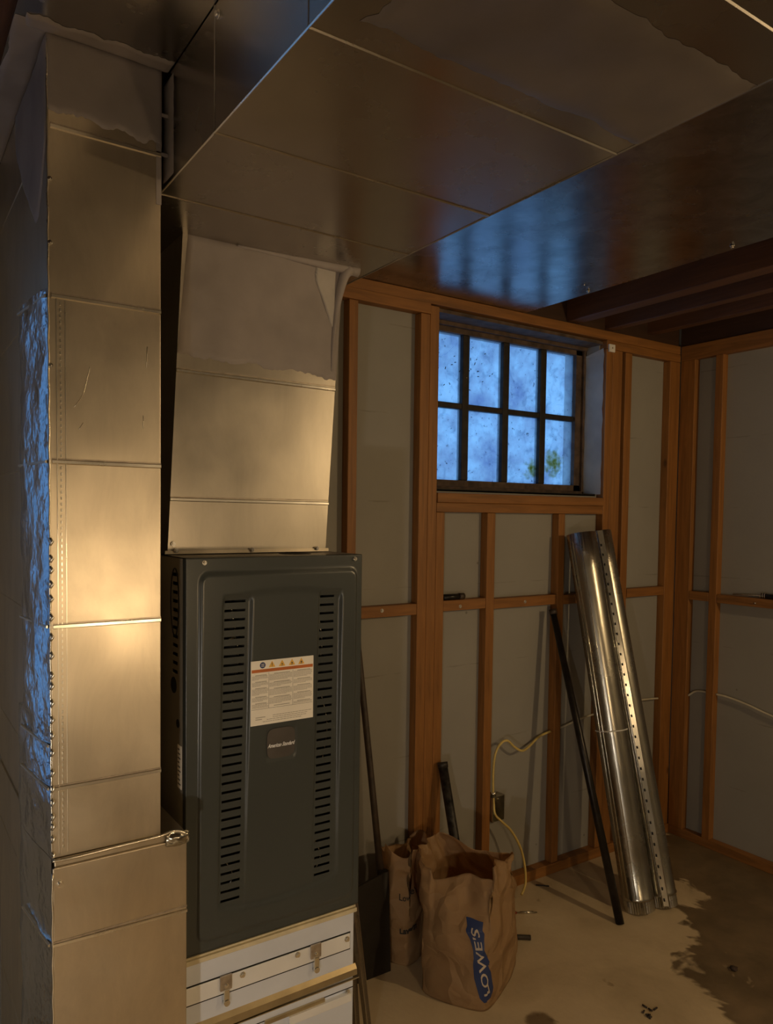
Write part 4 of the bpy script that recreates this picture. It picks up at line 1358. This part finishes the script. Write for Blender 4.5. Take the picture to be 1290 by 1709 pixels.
obj('box_rivets', bm, M['bright'], jb)

cb = tag(thing('electrical_cable', 'yellow electrical cable looping through the studs and hanging from the metal box', 'cable', (2.2, 2.26, 0.3)), 'yellow electrical cable looping through the studs and hanging from the metal box', 'cable')
bm = B()
tube(bm, spline([(2.507, 2.268, 0.637), (2.43, 2.264, 0.625), (2.36, 2.25, 0.60), (2.30, 2.235, 0.592), (2.255, 2.235, 0.615), (2.215, 2.238, 0.648),
                 (2.182, 2.242, 0.640), (2.160, 2.25, 0.60), (2.153, 2.254, 0.53), (2.156, 2.256, 0.44), (2.157, 2.252, 0.38)], 7), 0.0052, 8)
obj('feed_run', bm, M['cable'], cb)
bm = B()
tube(bm, spline([(2.157, 2.252, 0.385), (2.155, 2.240, 0.345), (2.175, 2.222, 0.318), (2.215, 2.205, 0.275), (2.255, 2.19, 0.20), (2.272, 2.18, 0.12), (2.262, 2.165, 0.055), (2.225, 2.150, 0.025)], 7), 0.0052, 8)
obj('hanging_tail', bm, M['cable'], cb)
bm = B()
tube(bm, spline([(2.552, 2.270, 0.640), (2.62, 2.268, 0.652), (2.70, 2.270, 0.665), (2.80, 2.274, 0.672), (2.795, 2.275, 0.672)][:4], 5), 0.0045, 8)
obj('middle_run', bm, M['cable_pale'], cb)
bm = B(); tube(bm, spline([(2.986, 2.268, 0.655), (3.05, 2.255, 0.690), (3.12, 2.26, 0.700), (3.18, 2.26, 0.698), (3.268, 2.268, 0.690)], 5), 0.0048, 8); obj('corner_run', bm, M['cable_pale'], cb)
rc = tag(thing('electrical_cable', 'x', 'cable', (3.37, 1.9, 0.7)), 'pale electrical cable arcing along the right wall through its stud', 'cable')
bm = B(); tube(bm, spline([(3.372, 2.171, 0.712), (3.374, 2.13, 0.742), (3.374, 2.068, 0.748)], 6), 0.0048, 8); obj('corner_run', bm, M['cable_pale'], rc)
bm = B(); tube(bm, spline([(3.374, 2.029, 0.748), (3.376, 1.97, 0.745), (3.378, 1.88, 0.730), (3.378, 1.78, 0.706), (3.376, 1.60, 0.67)], 6), 0.0048, 8); obj('long_run', bm, M['cable_pale'], rc)

# ------------------------------------------------------------------ small things
bm = B(); tube(bm, [(1.872, 2.262, 1.2655), (1.975, 2.262, 1.2655)], 0.0118, 14)
fl = origin_to(tag(obj('black_tube', bm, M['rod']), 'short black tube lying on the blocking right of the stud pack', 'tube'), (1.92, 2.262, 1.254))
bm = B(); tube(bm, [(1.955, 2.262, 1.2655), (1.980, 2.262, 1.2655)], 0.0132, 14); obj('end_ring', bm, M['handle'], fl)
sd = thing('screwdriver', 'screwdriver with black handle lying on the right wall blocking', 'screwdriver', (3.365, 1.8, 1.228))
bm = B(); tube(bm, [(3.366, 1.825, 1.2410), (3.366, 1.815, 1.2425), (3.366, 1.79, 1.2405), (3.366, 1.72, 1.2425), (3.366, 1.70, 1.241)], [0.009, 0.0125, 0.0108, 0.0135, 0.008], 12); obj('handle', bm, M['rod'], sd)
bm = B(); tube(bm, [(3.366, 1.826, 1.241), (3.367, 1.958, 1.2345)], 0.0028, 8); obj('shaft', bm, M['clip'], sd)
bm = B()
for y in (1.826, 1.817, 1.808):
    tube(bm, [(3.366, y, 1.2415), (3.366, y - 0.0035, 1.2415)], 0.0134, 14)
obj('ferrule', bm, M['screw'], sd)
rg = thing('awl', 'thin tool with red grip and bright tip lying beside the front bag', 'tool', (2.1, 2.07, 0.0))
bm = B(); tube(bm, [(2.035, 2.125, 0.007), (2.13, 2.085, 0.007)], 0.006, 8); obj('grip', bm, M['red'], rg)
bm = B(); tube(bm, [(2.13, 2.085, 0.007), (2.205, 2.045, 0.005)], 0.0026, 8); tube(bm, [(2.15, 2.085, 0.005), (2.20, 2.06, 0.004)], 0.002, 8); obj('tip', bm, M['bright'], rg)
bm = B(); tube(bm, [(1.955, 1.99, 0.010), (2.045, 1.925, 0.010)], 0.0095, 10)
origin_to(tag(obj('dark_peg', bm, M['twig']), 'short dark stick on the floor right of the front bag', 'stick'), (2.0, 1.95, 0))
bm = B(); tube(bm, [(2.37, 2.208, 0.003), (2.41, 2.17, 0.004)], 0.003, 7)
origin_to(tag(obj('wood_splinter', bm, M['twig']), 'thin dark splinter on the floor by the bottom plate', 'splinter'), (2.39, 2.19, 0))

def crumb(x, y, r, lb, name='floor_crumb', mat='stone', flat=0.5):
    bm = B(); bmesh.ops.create_icosphere(bm, subdivisions=2, radius=r)
    for v in bm.verts:
        v.co *= 1 + 0.35 * noise.noise(v.co * (2.0 / r) + Vector((x * 7, y, 0)))
        v.co.z *= flat
    zmin = min(v.co.z for v in bm.verts)
    for v in bm.verts:
        v.co += Vector((x, y, -zmin))
    origin_to(tag(obj(name, bm, M[mat], smooth=True), lb, 'debris'), (x, y, 0))
crumb(2.520, 1.419, 0.014, 'small dark stone at the edge of the damp stain')
bm = B()
for k in range(7):
    a = k * 0.9
    x = 2.065 + 0.025 * math.cos(a); y = 1.432 + 0.02 * math.sin(a * 1.3)
    tube(bm, [(x, y, 0.003), (x + 0.016 * math.cos(a * 2), y + 0.016 * math.sin(a * 2), 0.005)], 0.0028, 6)
origin_to(tag(obj('dried_leaf_bits', bm, M['twig']), 'little heap of dark crumbled bits in the middle of the floor', 'debris'), (2.065, 1.432, 0))

# ------------------------------------------------------------------ assumed or added lamps, unseen (they light the room from behind the camera)
M['bulb_hang'] = plain('glowing_bulb', (0.9, 0.8, 0.6), 0.5, emit=(LAMP_COL, BULB_HANG))
M['bulb_work'] = plain('glowing_work_bulb', (0.9, 0.8, 0.6), 0.5, emit=((1.0, 0.70, 0.38), BULB_WORK))
def ball(bm, p, r, seg=16):
    m_ = Matrix.Translation(Vector(p))
    bmesh.ops.create_uvsphere(bm, u_segments=seg, v_segments=10, radius=r, matrix=m_)
hl = thing('assumed_ceiling_lamp', 'assumed bulb hanging on a cord, unseen behind the camera at the right', 'lamp', (2.785, -0.4, 2.437))  # assumed unseen lamp, placed by the direction of the rod's shadow
bm = B(); tube(bm, [(2.785, -0.4, 2.436), (2.785, -0.4, 2.40), (2.785, -0.4, 2.39)], [0.05, 0.045, 0.02], 20); obj('ceiling_rose', bm, M['porcelain'], hl)
bm = B(); tube(bm, [(2.785, -0.4, 2.40), (2.785, -0.4, 2.04)], 0.004, 8); tube(bm, [(2.785, -0.4, 2.06), (2.785, -0.4, 1.985)], 0.018, 14); obj('lamp_cord', bm, M['porcelain'], hl)
bm = B(); ball(bm, (2.785, -0.4, 1.95), 0.035); obj('bulb', bm, M['bulb_hang'], hl)
ll = thing('added_fill_lamp', 'added low fill lamp with a flat light-blocking dish standing on the floor left behind the camera', 'lamp', (-0.6, -0.25, 0))  # unseen fill lamp added to brighten the boot and filter base
bm = B(); tube(bm, [(-0.6, -0.25, 0.0), (-0.6, -0.25, 0.02)], 0.12, 24); tube(bm, [(-0.6, -0.25, 0.02), (-0.6, -0.25, 0.66)], 0.010, 10); obj('stand_pole', bm, M['rod'], ll)
bm = B(); ball(bm, (-0.6, -0.25, 0.70), 0.035); obj('bulb', bm, plain('added_fill_bulb', (0.9, 0.8, 0.6), 0.5, emit=(LEFT_COL, BULB_LEFT)), ll)
bm = B(); tube(bm, [(-0.6, -0.25, 0.76), (-0.6, -0.25, 0.80), (-0.6, -0.25, 0.83)], [0.10, 0.06, 0.02], 24); obj('added_light_dish', bm, M['porcelain'], ll)  # added dish keeps this lamp's light off the ducts overhead
wl = thing('assumed_work_lamp', 'assumed work lamp on a slim stand, unseen behind the camera', 'lamp', (0.90, -0.62, 0))  # assumed unseen lamp, set for the drop's highlight and a brighter furnace front
bm = B(); tube(bm, [(0.90, -0.62, 0.0), (0.90, -0.62, 1.16)], 0.012, 10); obj('stand_pole', bm, M['rod'], wl)
for a in (0.3, 2.4, 4.5):
    bm = B(); tube(bm, [(0.90, -0.62, 0.35), (0.90 + 0.3 * math.cos(a), -0.62 + 0.3 * math.sin(a), 0.012)], 0.009, 8); obj('stand_leg', bm, M['rod'], wl)
bm = B(); ball(bm, (0.90, -0.62, 1.22), 0.07); obj('bulb', bm, M['bulb_work'], wl)
bm = B(); tube(bm, [(0.90, -0.62, 1.32), (0.90, -0.62, 1.36), (0.90, -0.62, 1.39)], [0.17, 0.11, 0.03], 24); obj('added_light_dish', bm, M['porcelain'], wl)  # added dish blocks steep upward light towards the trunk
